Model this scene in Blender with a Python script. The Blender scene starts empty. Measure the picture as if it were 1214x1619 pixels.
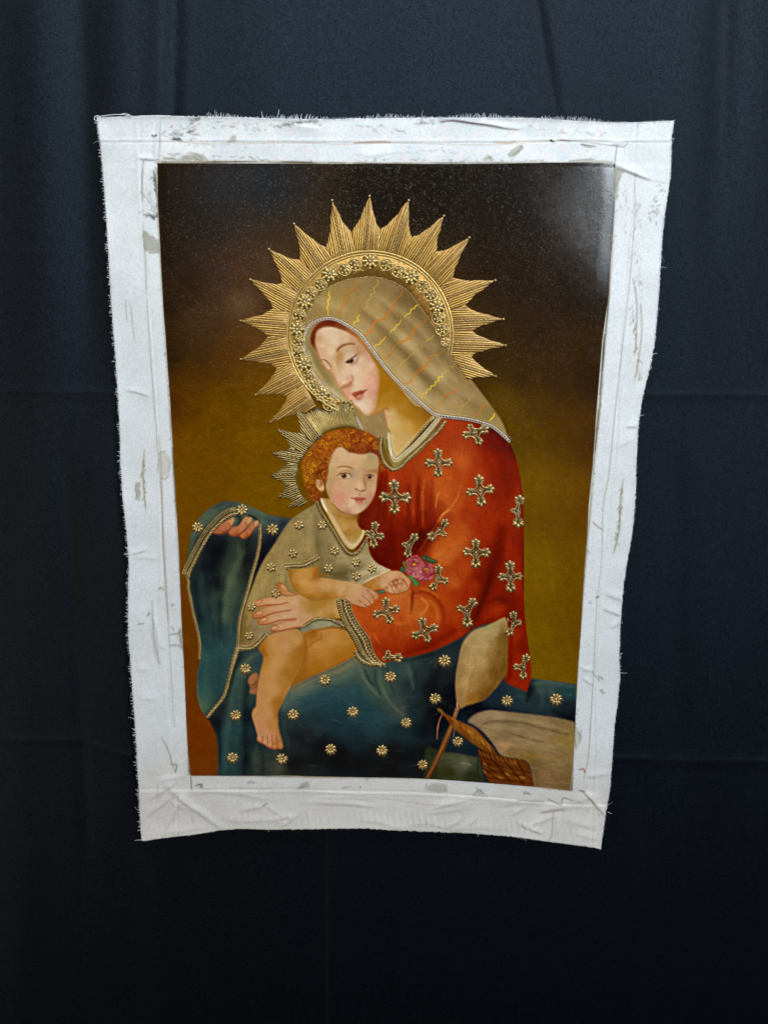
import bpy, bmesh, math, random
import numpy as np
from mathutils import Vector, Matrix

# ------------------------------------------------------------------ camera, world, lamps, exposure
FOCAL = 1180.0                       # focal length in photo pixels (1214 x 1619 frame)
PITCH = math.atan(FOCAL / 5600.0)    # the camera looks down by this much
CAM_D, CAM_Z = 0.88, 1.35            # metres from the wall, height
scene = bpy.context.scene
cam_d = bpy.data.cameras.new('camera'); cam = bpy.data.objects.new('camera', cam_d); scene.collection.objects.link(cam)
cam_d.sensor_fit = 'VERTICAL'; cam_d.sensor_height = 36.0; cam_d.lens = FOCAL / 1619.0 * 36.0
cam_d.clip_start = 0.01; cam_d.clip_end = 100
cam.location = (0, -CAM_D, CAM_Z); cam.rotation_euler = (math.pi / 2 - PITCH, 0, 0)
scene.camera = cam
world = bpy.data.worlds.new('World'); scene.world = world; world.use_nodes = True
bg = world.node_tree.nodes['Background']; bg.inputs[0].default_value = (0.75, 0.86, 1.0, 1); bg.inputs[1].default_value = 0.006
scene.view_settings.view_transform = 'Standard'; scene.view_settings.look = 'None'
scene.view_settings.exposure = 0.0; scene.view_settings.gamma = 1.0

def lamp(name, loc, target, sx, sy, power, col):
    d = bpy.data.lights.new(name, 'AREA'); d.shape = 'RECTANGLE'; d.size = sx; d.size_y = sy; d.energy = power; d.color = col
    o = bpy.data.objects.new(name, d); scene.collection.objects.link(o); o.location = loc
    o.rotation_euler = (Vector(target) - Vector(loc)).to_track_quat('-Z', 'Y').to_euler()
    return o
lamp('window_light', (1.36, -2.3, CAM_Z + 0.91), (0.0, 0, CAM_Z - .05), 0.70, 0.62, 57, (0.82, 0.92, 1.0))
lamp('ceiling_light', (0.12, -0.95, CAM_Z + 1.50), (0.0, 0, CAM_Z - .1), 2.0, 0.5, 34, (0.88, 0.95, 1.0))
lamp('room_light', (-3.0, -1.6, CAM_Z - 0.95), (0.0, 0, CAM_Z - .45), 0.8, 0.8, 27, (1.0, 0.78, 0.56))
lamp('far_window', (-0.60, -2.3, CAM_Z + 0.66), (0.0, 0, CAM_Z), 0.5, 0.36, 0.22, (0.75, 0.87, 1.0))
# ------------------------------------------------------------------ paint engine (numpy only)
# The oil painting is worked out as colours on a dense mesh: a small brush engine lays regions,
# glazes and brush strokes one over another, in picture coordinates (1 unit = 1 px of the plan).
PX0, PY0, PW, PH, SS = 140, 160, 950, 1200, 1.25
NX, NY = int(PW * SS), int(PH * SS)
CAN = np.zeros((NY, NX, 3), np.float32)
REG = np.zeros((NY, NX), np.uint8)
MASKS = {}
REGNAMES = []
rng = np.random.RandomState(11)

def hexc(h):
    if not isinstance(h, str): return np.array(h, np.float32)
    h = h.lstrip('#')
    return np.array([int(h[i:i + 2], 16) / 255 for i in (0, 2, 4)], np.float32)

class Crop:
    """plan coordinates read from an enlarged detail: C('x,y x,y!') -> points (a '!' marks a sharp corner)"""
    def __init__(s, ox, oy, size): s.ox, s.oy, s.k = ox, oy, 1214.0 / size
    def __call__(s, txt):
        out = []
        for t in txt.split():
            c = t.endswith('!'); t = t.rstrip('!')
            a, b = t.split(',')[:2]
            out.append((s.ox + float(a) / s.k, s.oy + float(b) / s.k, c))
        return out
    def cols(s, txt):
        out = []
        for t in txt.split():
            p, h = t.split('#'); a, b = p.split(',')
            out.append((s.ox + float(a) / s.k, s.oy + float(b) / s.k, '#' + h))
        return out

ABS = Crop(0, 0, 1214)
KA = Crop(360, 290, 240); KB = Crop(590, 290, 240); KC = Crop(460, 430, 240); KD = Crop(470, 490, 160)
KE = Crop(360, 480, 240); KF = Crop(400, 640, 240); KG = Crop(560, 640, 300); KH = Crop(280, 760, 300)
KI = Crop(480, 820, 240); KJ = Crop(290, 960, 300); KK = Crop(540, 960, 300); KL = Crop(660, 960, 300)
KM = Crop(640, 820, 240); KN = Crop(620, 460, 240); KP = Crop(470, 670, 160); KR = Crop(380, 900, 160)
KQ = Crop(290, 780, 160); KS = Crop(590, 650, 120); KT = Crop(530, 860, 160)

def spline(pts, closed=True, n=10):
    pts = [(p[0], p[1], (p[2] if len(p) > 2 else False)) for p in pts]
    P = np.array([p[:2] for p in pts], float); cor = [p[2] for p in pts]; m = len(P)
    if m < 3 and not closed:
        t = np.linspace(0, 1, n + 1)[:, None]
        return P[0] * (1 - t) + P[-1] * t
    out = []
    for i in range(m if closed else m - 1):
        a, b = P[i], P[(i + 1) % m]
        pa = P[(i - 1) % m] if (closed or i > 0) else a
        nb = P[(i + 2) % m] if (closed or i + 2 < m) else b
        ta = (b - pa) * .5; tb = (nb - a) * .5
        L = np.hypot(*(b - a))
        for T in (ta, tb):
            l = np.hypot(*T)
            if l > L * 1.1: T *= L * 1.1 / l
        if cor[i]: ta = (b - a) * .6
        if cor[(i + 1) % m]: tb = (b - a) * .6
        t = np.linspace(0, 1, n, endpoint=False)[:, None]
        h00 = 2 * t**3 - 3 * t**2 + 1; h10 = t**3 - 2 * t**2 + t; h01 = -2 * t**3 + 3 * t**2; h11 = t**3 - t**2
        out.append(h00 * a + h10 * ta + h01 * b + h11 * tb)
    out = np.vstack(out)
    return out if closed else np.vstack([out, P[-1]])

def box(x0, y0, x1, y1):
    a = max(0, int((x0 - PX0) * SS) - 1); b = min(NX, int((x1 - PX0) * SS) + 2)
    c = max(0, int((y0 - PY0) * SS) - 1); d = min(NY, int((y1 - PY0) * SS) + 2)
    return a, b, c, d

def grid(bb):
    a, b, c, d = bb
    X = (np.arange(a, b) + .5) / SS + PX0; Y = (np.arange(c, d) + .5) / SS + PY0
    return np.meshgrid(X.astype(np.float32), Y.astype(np.float32))

def polymask(poly, bb):
    a, b, c, d = bb; SUB = 3
    M = np.zeros((d - c, b - a + 1), np.float32)
    px = (poly[:, 0] - PX0) * SS - a; py = (poly[:, 1] - PY0) * SS - c
    qx = np.roll(px, -1); qy = np.roll(py, -1)
    W = b - a
    for r in range((d - c) * SUB):
        y = (r + .5) / SUB
        k = (py <= y) != (qy <= y)
        if not k.any(): continue
        xs = np.sort(px[k] + (y - py[k]) * (qx[k] - px[k]) / (qy[k] - py[k]))
        row = M[r // SUB]
        for x0, x1 in zip(xs[0::2], xs[1::2]):
            x0 = min(max(x0, 0), W); x1 = min(max(x1, 0), W)
            if x1 <= x0: continue
            i0, i1 = int(x0), int(x1)
            if i0 == i1: row[i0] += (x1 - x0) / SUB
            else:
                row[i0] += (i0 + 1 - x0) / SUB; row[i0 + 1:i1] += 1 / SUB
                row[i1] += (x1 - i1) / SUB
    return np.clip(M[:, :W], 0, 1)

def blur(M, s):
    s *= SS
    if s < .35: return M
    r = max(1, int(round(s * 2.5))); k = np.exp(-.5 * (np.arange(-r, r + 1) / s)**2); k = (k / k.sum()).astype(np.float32)
    Z = np.pad(M, ((r, r), (r, r)) + ((0, 0),) * (M.ndim - 2), mode='edge')
    T = sum(k[i] * Z[i:i + M.shape[0]] for i in range(2 * r + 1))
    return sum(k[i] * T[:, i:i + M.shape[1]] for i in range(2 * r + 1))

def field(cols, X, Y, sharp=1.7, s0=6.0):
    num = np.zeros(X.shape + (3,), np.float32); den = np.zeros(X.shape, np.float32)
    for x, y, h in cols:
        w = ((X - x)**2 + (Y - y)**2 + s0 * s0) ** (-sharp)
        num += w[..., None] * hexc(h); den += w
    return num / den[..., None]

def lay(bb, M, col):
    a, b, c, d = bb
    V = CAN[c:d, a:b]
    V += M[..., None] * (col - V)

def clipped(M, bb, clip):
    if clip is None: return M
    a, b, c, d = bb
    for nm in clip.split('|'): pass
    return M * sum(MASKS[nm][c:d, a:b] for nm in clip.split('|')).clip(0, 1)

def fill(name, pts, cols, soft=.5, sharp=1.7, s0=6.0, n=10, reg=True, clip=None, a=1.0, grain=.0):
    poly = spline(pts, True, n) if not isinstance(pts, np.ndarray) else pts
    m = 3 * soft + 2
    bb = box(poly[:, 0].min() - m, poly[:, 1].min() - m, poly[:, 0].max() + m, poly[:, 1].max() + m)
    M0 = polymask(poly, bb); M = clipped(blur(M0, soft), bb, clip)
    X, Y = grid(bb)
    if isinstance(cols, str): col = hexc(cols)
    else:
        r = hexc(cols[0][2]) * 0
        col = field(cols, X, Y, sharp, s0)
    lay(bb, M * a, col)
    A, B, C_, D = bb
    if reg:
        if name not in REGNAMES: REGNAMES.append(name)
        REG[C_:D, A:B][clipped(M0, bb, clip) > .5] = REGNAMES.index(name) + 1
    full = np.zeros((NY, NX), np.float32) if name not in MASKS else MASKS[name]
    full[C_:D, A:B] = np.maximum(full[C_:D, A:B], M)
    MASKS[name] = full

def st(pts, w, col, a=1.0, soft=.6, clip=None, taper=True, n=8, w2=None):
    """one brush stroke along a spline; w = full width, thinning at both ends when taper"""
    P = spline(pts, False, n) if not isinstance(pts, np.ndarray) else pts
    m = w + 3 * soft + 2
    bb = box(P[:, 0].min() - m, P[:, 1].min() - m, P[:, 0].max() + m, P[:, 1].max() + m)
    if bb[1] <= bb[0] or bb[3] <= bb[2]: return
    X, Y = grid(bb)
    t = np.linspace(0, 1, len(P))
    wid = np.full(len(P), w / 2.0) if w2 is None else (w + (w2 - w) * t) / 2
    if taper: wid = wid * (.35 + .65 * np.sqrt(np.clip(np.sin(np.pi * np.clip(t, .02, .98)), 0, 1)))
    D = np.full(X.shape, 1e9, np.float32)
    for i in range(len(P) - 1):
        p, q = P[i], P[i + 1]; v = q - p; L2 = max(v @ v, 1e-6)
        u = np.clip(((X - p[0]) * v[0] + (Y - p[1]) * v[1]) / L2, 0, 1)
        d = np.hypot(X - p[0] - u * v[0], Y - p[1] - u * v[1]) - (wid[i] + (wid[i + 1] - wid[i]) * u)
        np.minimum(D, d, out=D)
    M = 1 / (1 + np.exp(np.clip(D / (soft * .45), -30, 30)))
    lay(bb, clipped(M * a, bb, clip).astype(np.float32), hexc(col))

def bl(x, y, rx, ry, ang, col, a=1.0, clip=None, hard=False):
    R = max(rx, ry) * (1.6 if hard else 2.6)
    bb = box(x - R, y - R, x + R, y + R); X, Y = grid(bb)
    c, s = math.cos(math.radians(ang)), math.sin(math.radians(ang))
    u = ((X - x) * c + (Y - y) * s) / rx; v = (-(X - x) * s + (Y - y) * c) / ry
    q = u * u + v * v
    M = 1 / (1 + np.exp(np.clip((np.sqrt(q) - 1) * min(rx, ry) * 3.0, -30, 30))) if hard else np.exp(-q)
    lay(bb, clipped((M * a).astype(np.float32), bb, clip), hexc(col))

def kb(K, txt, rx, ry, ang, col, a=1.0, clip=None, hard=False):
    for x, y, _ in K(txt): bl(x, y, rx, ry, ang, col, a, clip, hard)

def vnoise(shape, cell, seed):
    r = np.random.RandomState(seed)
    h, w = shape; gh, gw = int(h / cell) + 3, int(w / cell) + 3
    G = r.rand(gh, gw).astype(np.float32) * 2 - 1
    y = np.arange(h) / cell; x = np.arange(w) / cell
    iy, ix = y.astype(int), x.astype(int); fy = (y - iy)[:, None]; fx = (x - ix)[None]
    fy = fy * fy * (3 - 2 * fy); fx = fx * fx * (3 - 2 * fx)
    g = lambda a, b: G[np.ix_(iy + a, ix + b)]
    return (g(0, 0) * (1 - fy) * (1 - fx) + g(1, 0) * fy * (1 - fx) + g(0, 1) * (1 - fy) * fx + g(1, 1) * fy * fx).astype(np.float32)
# ------------------------------------------------------------------ the oil painting, layer by layer
def paint_background():
    fill('painted_background', np.array([[225, 235], [1000, 235], [1000, 1270], [225, 1270]], float), ABS.cols(
        '250,260#1b130f 350,300#1c1a1a 420,290#1b1b1d 600,300#16110f 800,300#15100e 950,280#191412 960,450#17110e 260,400#19120f '
        '300,450#221713 380,440#38241e 340,500#382722 380,480#56413a 400,540#4e3526 350,440#2e2120 420,440#3c2a24 330,520#33241f 270,560#1e1410 300,600#40290f 380,540#422b20 410,600#543c0c 340,650#564306 '
        '300,700#584108 270,640#3a200e 285,760#58420a 400,700#5e4906 420,780#5e4a0a 310,830#58400b 300,880#55380a 300,950#52300a '
        '308,1050#52300c 310,1150#582c0a 330,1210#572e0f 820,430#1d1411 850,520#241813 830,600#2b1c10 880,600#2a1a10 930,600#22150e '
        '830,680#47380b 900,680#3f2c0c 940,700#33200c 850,760#5a490a 900,780#53410a 930,800#4b3208 850,900#5f4f0c 910,900#53430a '
        '850,1000#5c4d0e 900,1000#54420b 870,1060#5b4b0d 800,640#4a3c0c 920,1000#4c3a08 420,640#584408 360,560#442c18 320,560#33211a 440,840#5c480a 900,450#1a120f '
        '700,300#15100e 820,350#17110f 330,360#1b1614 270,310#191210 310,640#4a330c 850,640#3a2a0c 450,480#2a1a12 760,560#2a1b10 250,480#1c1310 500,700#5a4608'),
        soft=.5, s0=22, sharp=1.5)  # mauve ground left of the halo lightened to paint in specular speckle
    # loose brushwork of the ground
    for i in range(420):
        x = rng.uniform(245, 975); y = rng.uniform(255, 1240); L = rng.uniform(14, 46)
        an = rng.uniform(-.5, .5) + (1.35 if x > 820 and y > 600 else .2)
        dx, dy = L * math.cos(an), L * math.sin(an)
        ix, iy = int((x - PX0) * SS), int((y - PY0) * SS)
        c = CAN[iy, ix] * rng.uniform(.84, 1.17)
        st([(x - dx, y - dy), (x + rng.uniform(-4, 4), y), (x + dx, y + dy)], rng.uniform(3, 9), tuple(c), .28, 2.2)

def paint_veil():
    # halo bole under the gold
    fill('halo_bole', ABS('455,528 470,465 515,417 585,397 655,416 702,468 716,528 702,592 655,640 585,660 515,640 470,592'), '#7a5c1c', soft=.6, reg=False)
    V = ABS('480,547 481,510 498,473 530,447 577,436 612,440 645,458 668,487 692,522 718,562 745,600 775,640 795,670 805,702! '
            '795,689 772,673 745,664 715,660 697,656! 650,680 612,695! 598,693 585,690 572,679! 556,655 540,634 519,615 501,591 487,566')
    fill('veil', V, ABS.cols(
        '520,460#7a6d45 560,450#746848 600,450#6d5f44 640,470#5b4f37 600,490#877955 560,490#80734c 540,480#7d7044 580,510#8a7c5c '
        '620,520#776948 650,510#695c3f 640,540#8e8164 670,560#665939 690,545#6a5e40 700,590#897e5f 680,600#807556 720,600#69 5c3d'.replace('69 5c', '695c') +
        ' 720,630#877b5c 750,640#7a6c4d 770,655#6d623d 700,640#857a5b 660,600#958b74 640,580#8c7f5b 740,620#6d6041 490,500#76694a '
        '490,560#796e4f 510,600#7b734d 530,622#9b977c 547,642#938d6d 560,660#82764d 590,680#77694b 600,650#77694b 785,672#7a6f4a 500,480#75683f'),
        soft=.9, s0=9, sharp=1.4)
    cl = 'veil'
    D = '#54472b'; Lc = '#a0967a'
    for pth, w in (('570,320 700,430 800,540 900,640 1000,750 1120,870', 13), ('740,260 860,370 980,470 1080,570 1200,690', 12), ('900,180 1000,280 1090,390 1190,520', 10)):
        st(KC(pth), w, D, .55, 7, cl)
    for pth, w in (('60,200 150,310 250,400 340,520 450,640 560,760', 12), ('20,430 130,530 210,640 320,740 420,850', 9), ('130,60 220,190 330,330 440,470 540,590', 10), ('300,420 420,540 520,640', 9), ('440,760 560,850 680,930', 7), ('140,600 250,700 330,800', 8)):
        st(KN(pth), w, D, .50, 6, cl)
    for pth, w in (('500,430 600,530 700,640 800,760 950,900 1100,1040', 10), ('620,300 830,470 950,570 1060,680 1190,820', 9), ('690,190 800,270 900,340 1040,470 1150,600', 10), ('220,230 320,260 430,300', 20)):
        st(KC(pth), w, Lc, .40, 6, cl)
    for pth, w in (('80,400 180,470 270,590 380,690 500,790 620,860', 9), ('90,250 200,380 300,460 400,590 500,700', 8), ('30,640 150,740 260,850 400,950', 8), ('420,640 520,730 640,820', 8)):
        st(KN(pth), w, Lc, .42, 6, cl)
    st(KC('140,640 200,800 280,920 370,1000'), 5, '#b5b29a', .5, 2.5, cl)
    st(KC('150,560 220,740 310,880 430,990'), 6, '#5d5636', .45, 4, cl)
    st(KC('460,1030 520,1110 560,1200'), 6, '#67593a', .5, 4, cl)
    # fine woven hatch of the gauze
    for i in range(420):
        x = rng.uniform(485, 800); y = rng.uniform(436, 690); L = rng.uniform(5, 16); an = .85 + rng.uniform(-.15, .15)
        st([(x, y), (x + L * math.cos(an), y + L * math.sin(an))], rng.uniform(1.2, 3), '#a2977a' if rng.rand() < .5 else '#54482c', .12, 1.0, cl)
    Y1, Y2, O1, O2 = '#c8b81c', '#a09436', '#9c6216', '#90591a'
    def wav(K, txt, w, c, a=.78): st(K(txt), w * .80, c, a, .45, None, True, 6)
    wav(KC, '310,150 300,180 315,200 295,230 300,260 288,290 298,310 295,345', 2.2, Y1)
    wav(KC, '520,55 520,110 440,170 450,210 390,290 370,360', 2.0, O1)
    wav(KC, '542,55 546,102 460,180 466,220 405,300 388,372', 1.5, O2, .8)
    wav(KC, '685,60 700,95 660,130 670,160 640,180 640,210 605,235 610,270 575,300', 1.5, Y2)
    wav(KC, '550,340 530,370 540,390 510,400 500,435', 1.9, Y1)
    wav(KC, '890,130 885,180 820,230 810,280 770,330 740,370 680,388', 2.2, O1)
    wav(KC, '850,215 828,250 815,300 770,350 730,385 675,400 660,430 640,480 590,507', 2.0, O1)
    wav(KC, '675,392 650,440 625,490 585,500', 2.2, '#b8660e')
    wav(KC, '1030,255 1000,270 985,290 960,300 950,330 925,340 905,365', 2.0, Y1)
    wav(KC, '880,380 870,410 840,430 830,455 800,470 790,490', 1.9, Y1)
    wav(KC, '760,515 740,540 720,555 710,575 680,585 665,612', 2.0, Y1)
    wav(KC, '1077,375 1060,410 1000,440 970,470 950,510 910,545 850,565', 2.0, O1)
    wav(KC, '1020,430 985,460 965,520 905,558 850,575 822,600 820,630 780,670 720,695', 1.7, O1, .8)
    wav(KC, '822,630 780,682 735,705', 1.5, O2)
    wav(KC, '205,290 215,320 210,370', 1.3, '#9a6c1e', .8)
    wav(KN, '335,350 310,380 280,390 265,412', 1.5, Y2); wav(KN, '240,430 235,455', 1.5, Y2)
    wav(KN, '180,490 140,520 120,545 90,560 70,590 30,610 0,640', 1.5, '#9a8c30')
    wav(KN, '397,480 370,510 310,520 280,580 230,620 190,640 170,680 130,730 80,738', 2.2, O1)
    wav(KN, '310,580 290,600 240,630 200,660 170,720 105,750', 1.6, '#b0600c')
    wav(KN, '495,600 470,610', 1.3, Y2); wav(KN, '450,625 445,640', 1.3, Y2)
    wav(KN, '430,650 400,660 405,685 370,690 372,715 345,730 340,755 310,760 305,785 280,790 270,818 245,825 230,858', 1.7, Y1)
    wav(KN, '600,710 555,720', 1.3, O1)
    wav(KN, '540,765 500,800 440,825 400,870 380,910 335,945', 2.0, '#a86010'); wav(KN, '520,790 470,812 420,855', 1.3, O2)
    wav(KN, '620,860 605,890 570,915 550,945 530,985', 1.4, '#9c8a25')
    wav(KN, '765,910 735,905 710,940 690,985 655,1000', 1.7, '#a85a14')
    wav(KN, '817,980 805,1010 775,1040', 2.2, '#cdb808')

def paint_woman_face():
    O = KD('165,385 160,325 176,268 222,195 292,140 380,122 460,135 550,185 640,240 710,300 780,380 850,470 930,570 1010,665 1090,765 1180,870! ')
    O += KG('380,0 440,20 500,70! 490,95 440,140 370,230 300,310 262,350! 240,300 225,200! 205,120 190,40! ')
    O += KC('690,1110! 640,1135 600,1130 560,1105')
    O += KD('760,1200 690,1140 610,1070 555,1005 520,940 490,915 460,860 430,790 400,735 370,720 330,680 290,610 262,570 235,500 205,400 165,380!')
    fill('painted_neck', O, KC.cols('720,800#a26b0d 760,900#a0680a 900,950#97620c 1000,1050#8c5b10 760,1060#a47418 850,1030#a06a10 730,700#9c6a22 700,600#ae7f48 1100,1120#845412 640,500#a8763a') +
         KG.cols('250,120#c8ab7c 280,250#c8a572 350,130#c49a58 330,220#c2a06e 420,150#b58636 240,60#ceac86 300,30#a87c2c 380,60#9c6a12 460,100#8f5e10 210,60#cda58c 265,320#c4a274'),
         soft=.7, s0=8)
    st(KG('300,40 350,70 400,110 440,150 470,120'), 9, '#9a6a14', .55, 7, 'painted_neck')
    fill('painted_hair', KD('165,400 158,325 174,266 220,192 292,136 380,118 470,138 555,185 648,245 720,305 790,395 850,480 800,460 700,360 600,300 480,260 350,260 290,330 260,450 300,600 262,570 235,500'),
         KD.cols('200,350#652812 230,480#7a381c 300,180#732e12 400,165#66200a 520,200#7c3a18 650,280#a86430 750,370#b0702f 270,580#864828 190,280#6a2c14'), soft=.8, s0=5)
    F = KD('232,260 300,212 400,200 500,225 600,265 680,315 750,385 820,465 885,560 945,660 985,740 990,850 978,950 962,1080 945,1180 905,1235 850,1262 800,1240! '
           '760,1200 690,1140 610,1070 555,1005 520,940 490,915 460,860 430,790 405,740 375,728 330,680 290,605 262,570 235,500 212,400')
    fill('woman_face', F, KD.cols(
        '350,280#d9bb9c 450,350#dcc0a1 300,420#d6b390 560,330#d0ab88 680,380#bd9270 250,350#c69870 400,500#dabb98 330,560#d0a782 440,620#cea67e 480,700#c59d72 '
        '520,560#b88650 620,500#c4a786 600,560#ceb292 720,480#b88a63 800,450#b68866 870,560#c69878 760,620#d5b294 850,680#d7ae8e 700,720#debfa2 800,800#ddb393 '
        '880,850#d9a88d 910,920#d69d83 945,750#cda078 700,860#ddbf9f 620,800#dab394 560,850#deb99a 560,750#dabd9d 520,880#d3a482 900,1020#d39880 850,1100#dab599 '
        '760,1130#e0c7ae 650,1060#d6a488 600,1010#cf9878 560,980#d39c7e 945,1100#c7986e 720,950#dcbc9d 975,1000#b98252 980,880#c58c64 975,760#b98850 640,650#d8b898 460,780#cfa07c 260,480#c89c76'),
        soft=.9, s0=4)
    cl = 'woman_face'
    # soft turn of the cheek into the amber shade
    st(KD('960,690 995,780 995,880 985,980 970,1090 945,1190 890,1250'), 5, '#a46e16', .55, 3.2, 'painted_neck|woman_face')
    st(KD('840,470 900,570 960,680'), 3.5, '#a87434', .45, 2.4)
    st(KC('640,1134 700,1118 760,1092 780,1100'), 2.2, '#a05a18', .75, 1.2)
    st(KC('600,1128 640,1136 690,1118'), 1.6, '#b8763c', .6, .9)
    st(KG('190,35 200,80 212,140 232,185'), 1.8, '#9c5a34', .8, .8)
    st(KG('196,35 206,80 222,140'), 2.2, '#d8a890', .6, 1.0)
    # hair edge over the brow
    st(KD('230,270 300,205 400,188 500,205 600,245 690,305'), 2.6, '#8a4a26', .5, 1.8)
    st(KD('215,300 212,400 238,500 268,575'), 2.4, '#8c4c2a', .6, 1.4)
    # eyebrow, lids, eye
    st(KD('475,502 495,465 535,432 585,413 640,405 685,410'), 3.4, '#8a4a24', .8, 1.1)
    st(KD('480,490 520,445 580,418'), 2.2, '#7c3d1c', .5, .8)
    kb(KD, '500,575', 5, 9, 20, '#b07a40', .45, cl); kb(KD, '490,630', 4, 8, 5, '#ba8850', .4, cl)
    st(KD('520,560 548,522 600,494 660,482 715,488'), 2.0, '#c0987a', .5, 1.2)
    kb(KD, '640,530', 8, 4, -20, '#d2b898', .4, cl); kb(KD, '590,570', 5, 4, -20, '#d2b694', .4, cl)
    st(KD('738,480 742,540 722,605 690,645 640,668'), 2.2, '#b0764a', .55, 1.2)
    fill('woman_eye', KD('605,632 640,600 690,562 722,548 722,580 700,622 655,648 620,645'), '#b89e8e', soft=.5, reg=False)
    kb(KD, '642,610', 4.3, 3.8, 0, '#451a10', 1, 'woman_eye', True); kb(KD, '650,614', 1.0, .9, 0, '#8a4a3a', .4)
    kb(KD, '610,622', 3.2, 2.0, -30, '#3a1610', .9, None, True)
    st(KD('578,630 612,606 655,580 700,548 718,530'), 2.1, '#55301e', .85, .8)
    st(KD('582,632 620,648 660,650 700,626 726,582'), 1.0, '#a8643c', .7, .6)
    st(KD('655,656 700,640 735,590'), 1.8, '#c08858', .5, 1.0)
    kb(KD, '695,580', 1.5, 1.1, -40, '#d2bcae', .6)
    # far eye, brow, nose
    st(KD('284,606 322,598 362,622 392,660 408,690'), 1.9, '#86462a', .85, .7)
    kb(KD, '350,655', 6, 3.6, 50, '#cfae8a', .5, cl); kb(KD, '372,690', 2.6, 1.8, 50, '#d8c2a8', .7, cl)
    st(KD('318,660 342,708 372,734 404,716'), 1.6, '#9a5832', .8, .7)
    st(KD('408,735 440,800 466,868 492,914 522,940'), 2.0, '#a86c44', .6, 1.1)
    st(KD('530,640 508,700 512,770 530,830'), 4.5, '#c6ab8c', .5, 2.5, cl)
    st(KD('445,640 470,720 500,800 520,860'), 4.5, '#e2c4a2', .5, 2.5, cl)
    st(KD('545,912 590,892 640,868 662,846 664,812 648,792'), 2.8, '#a8643c', .65, 1.4)
    st(KD('528,940 580,918 628,898 650,870'), 3.2, '#90502e', .75, 1.3)
    kb(KD, '600,925', 7, 3, -18, '#b87850', .6, cl); kb(KD, '648,905', 3.5, 4, 0, '#c08058', .5, cl)
    kb(KD, '615,832', 4.2, 3.4, 0, '#d49a84', .7, cl); kb(KD, '560,870', 3.4, 3.0, 0, '#e2c3a4', .5, cl); kb(KD, '600,812', 3, 2.5, -30, '#c4a494', .5, cl)
    st(KD('528,944 560,1008 610,1068 690,1138 762,1198'), 2.0, '#a8644a', .62, 1.1)
    kb(KD, '590,1000', 5, 7, -35, '#d08c74', .3, cl)
    kb(KD, '890,900', 11, 14, 0, '#d88e7c', .22, cl)
    # mouth
    fill('woman_lips', KD('652,1012 690,985 725,980 752,966 790,966 836,952 805,985 790,1030 770,1070 735,1086 705,1068 680,1040'),
         KD.cols('670,1010#a8553a 720,990#984028 770,975#954026 820,960#a0603e 700,1035#ac5a40 740,1045#c4806c 780,1020#bc705c 740,1075#bc7458'), soft=.9, s0=3, reg=False)
    st(KD('688,1034 715,1016 750,1003 790,990 834,954'), 1.5, '#7c2c20', .75, .8)
    st(KD('655,1012 690,986 728,980 752,967 790,968'), 1.3, '#a8543a', .4, .8)
    kb(KD, '745,1038', 3.2, 1.6, -20, '#d89484', .8, 'woman_lips')
    st(KD('700,1085 740,1098 785,1080 806,1040'), 1.8, '#c48c70', .6, 1.0)
    kb(KD, '690,1120', 6, 2.5, 35, '#e2bfa6', .5, cl); kb(KD, '830,1190', 6, 8, 0, '#e2cbb4', .35, cl)
    st(KD('770,1150 800,1205 850,1250'), 3, '#d8ac88', .4, 1.6, cl)

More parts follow.
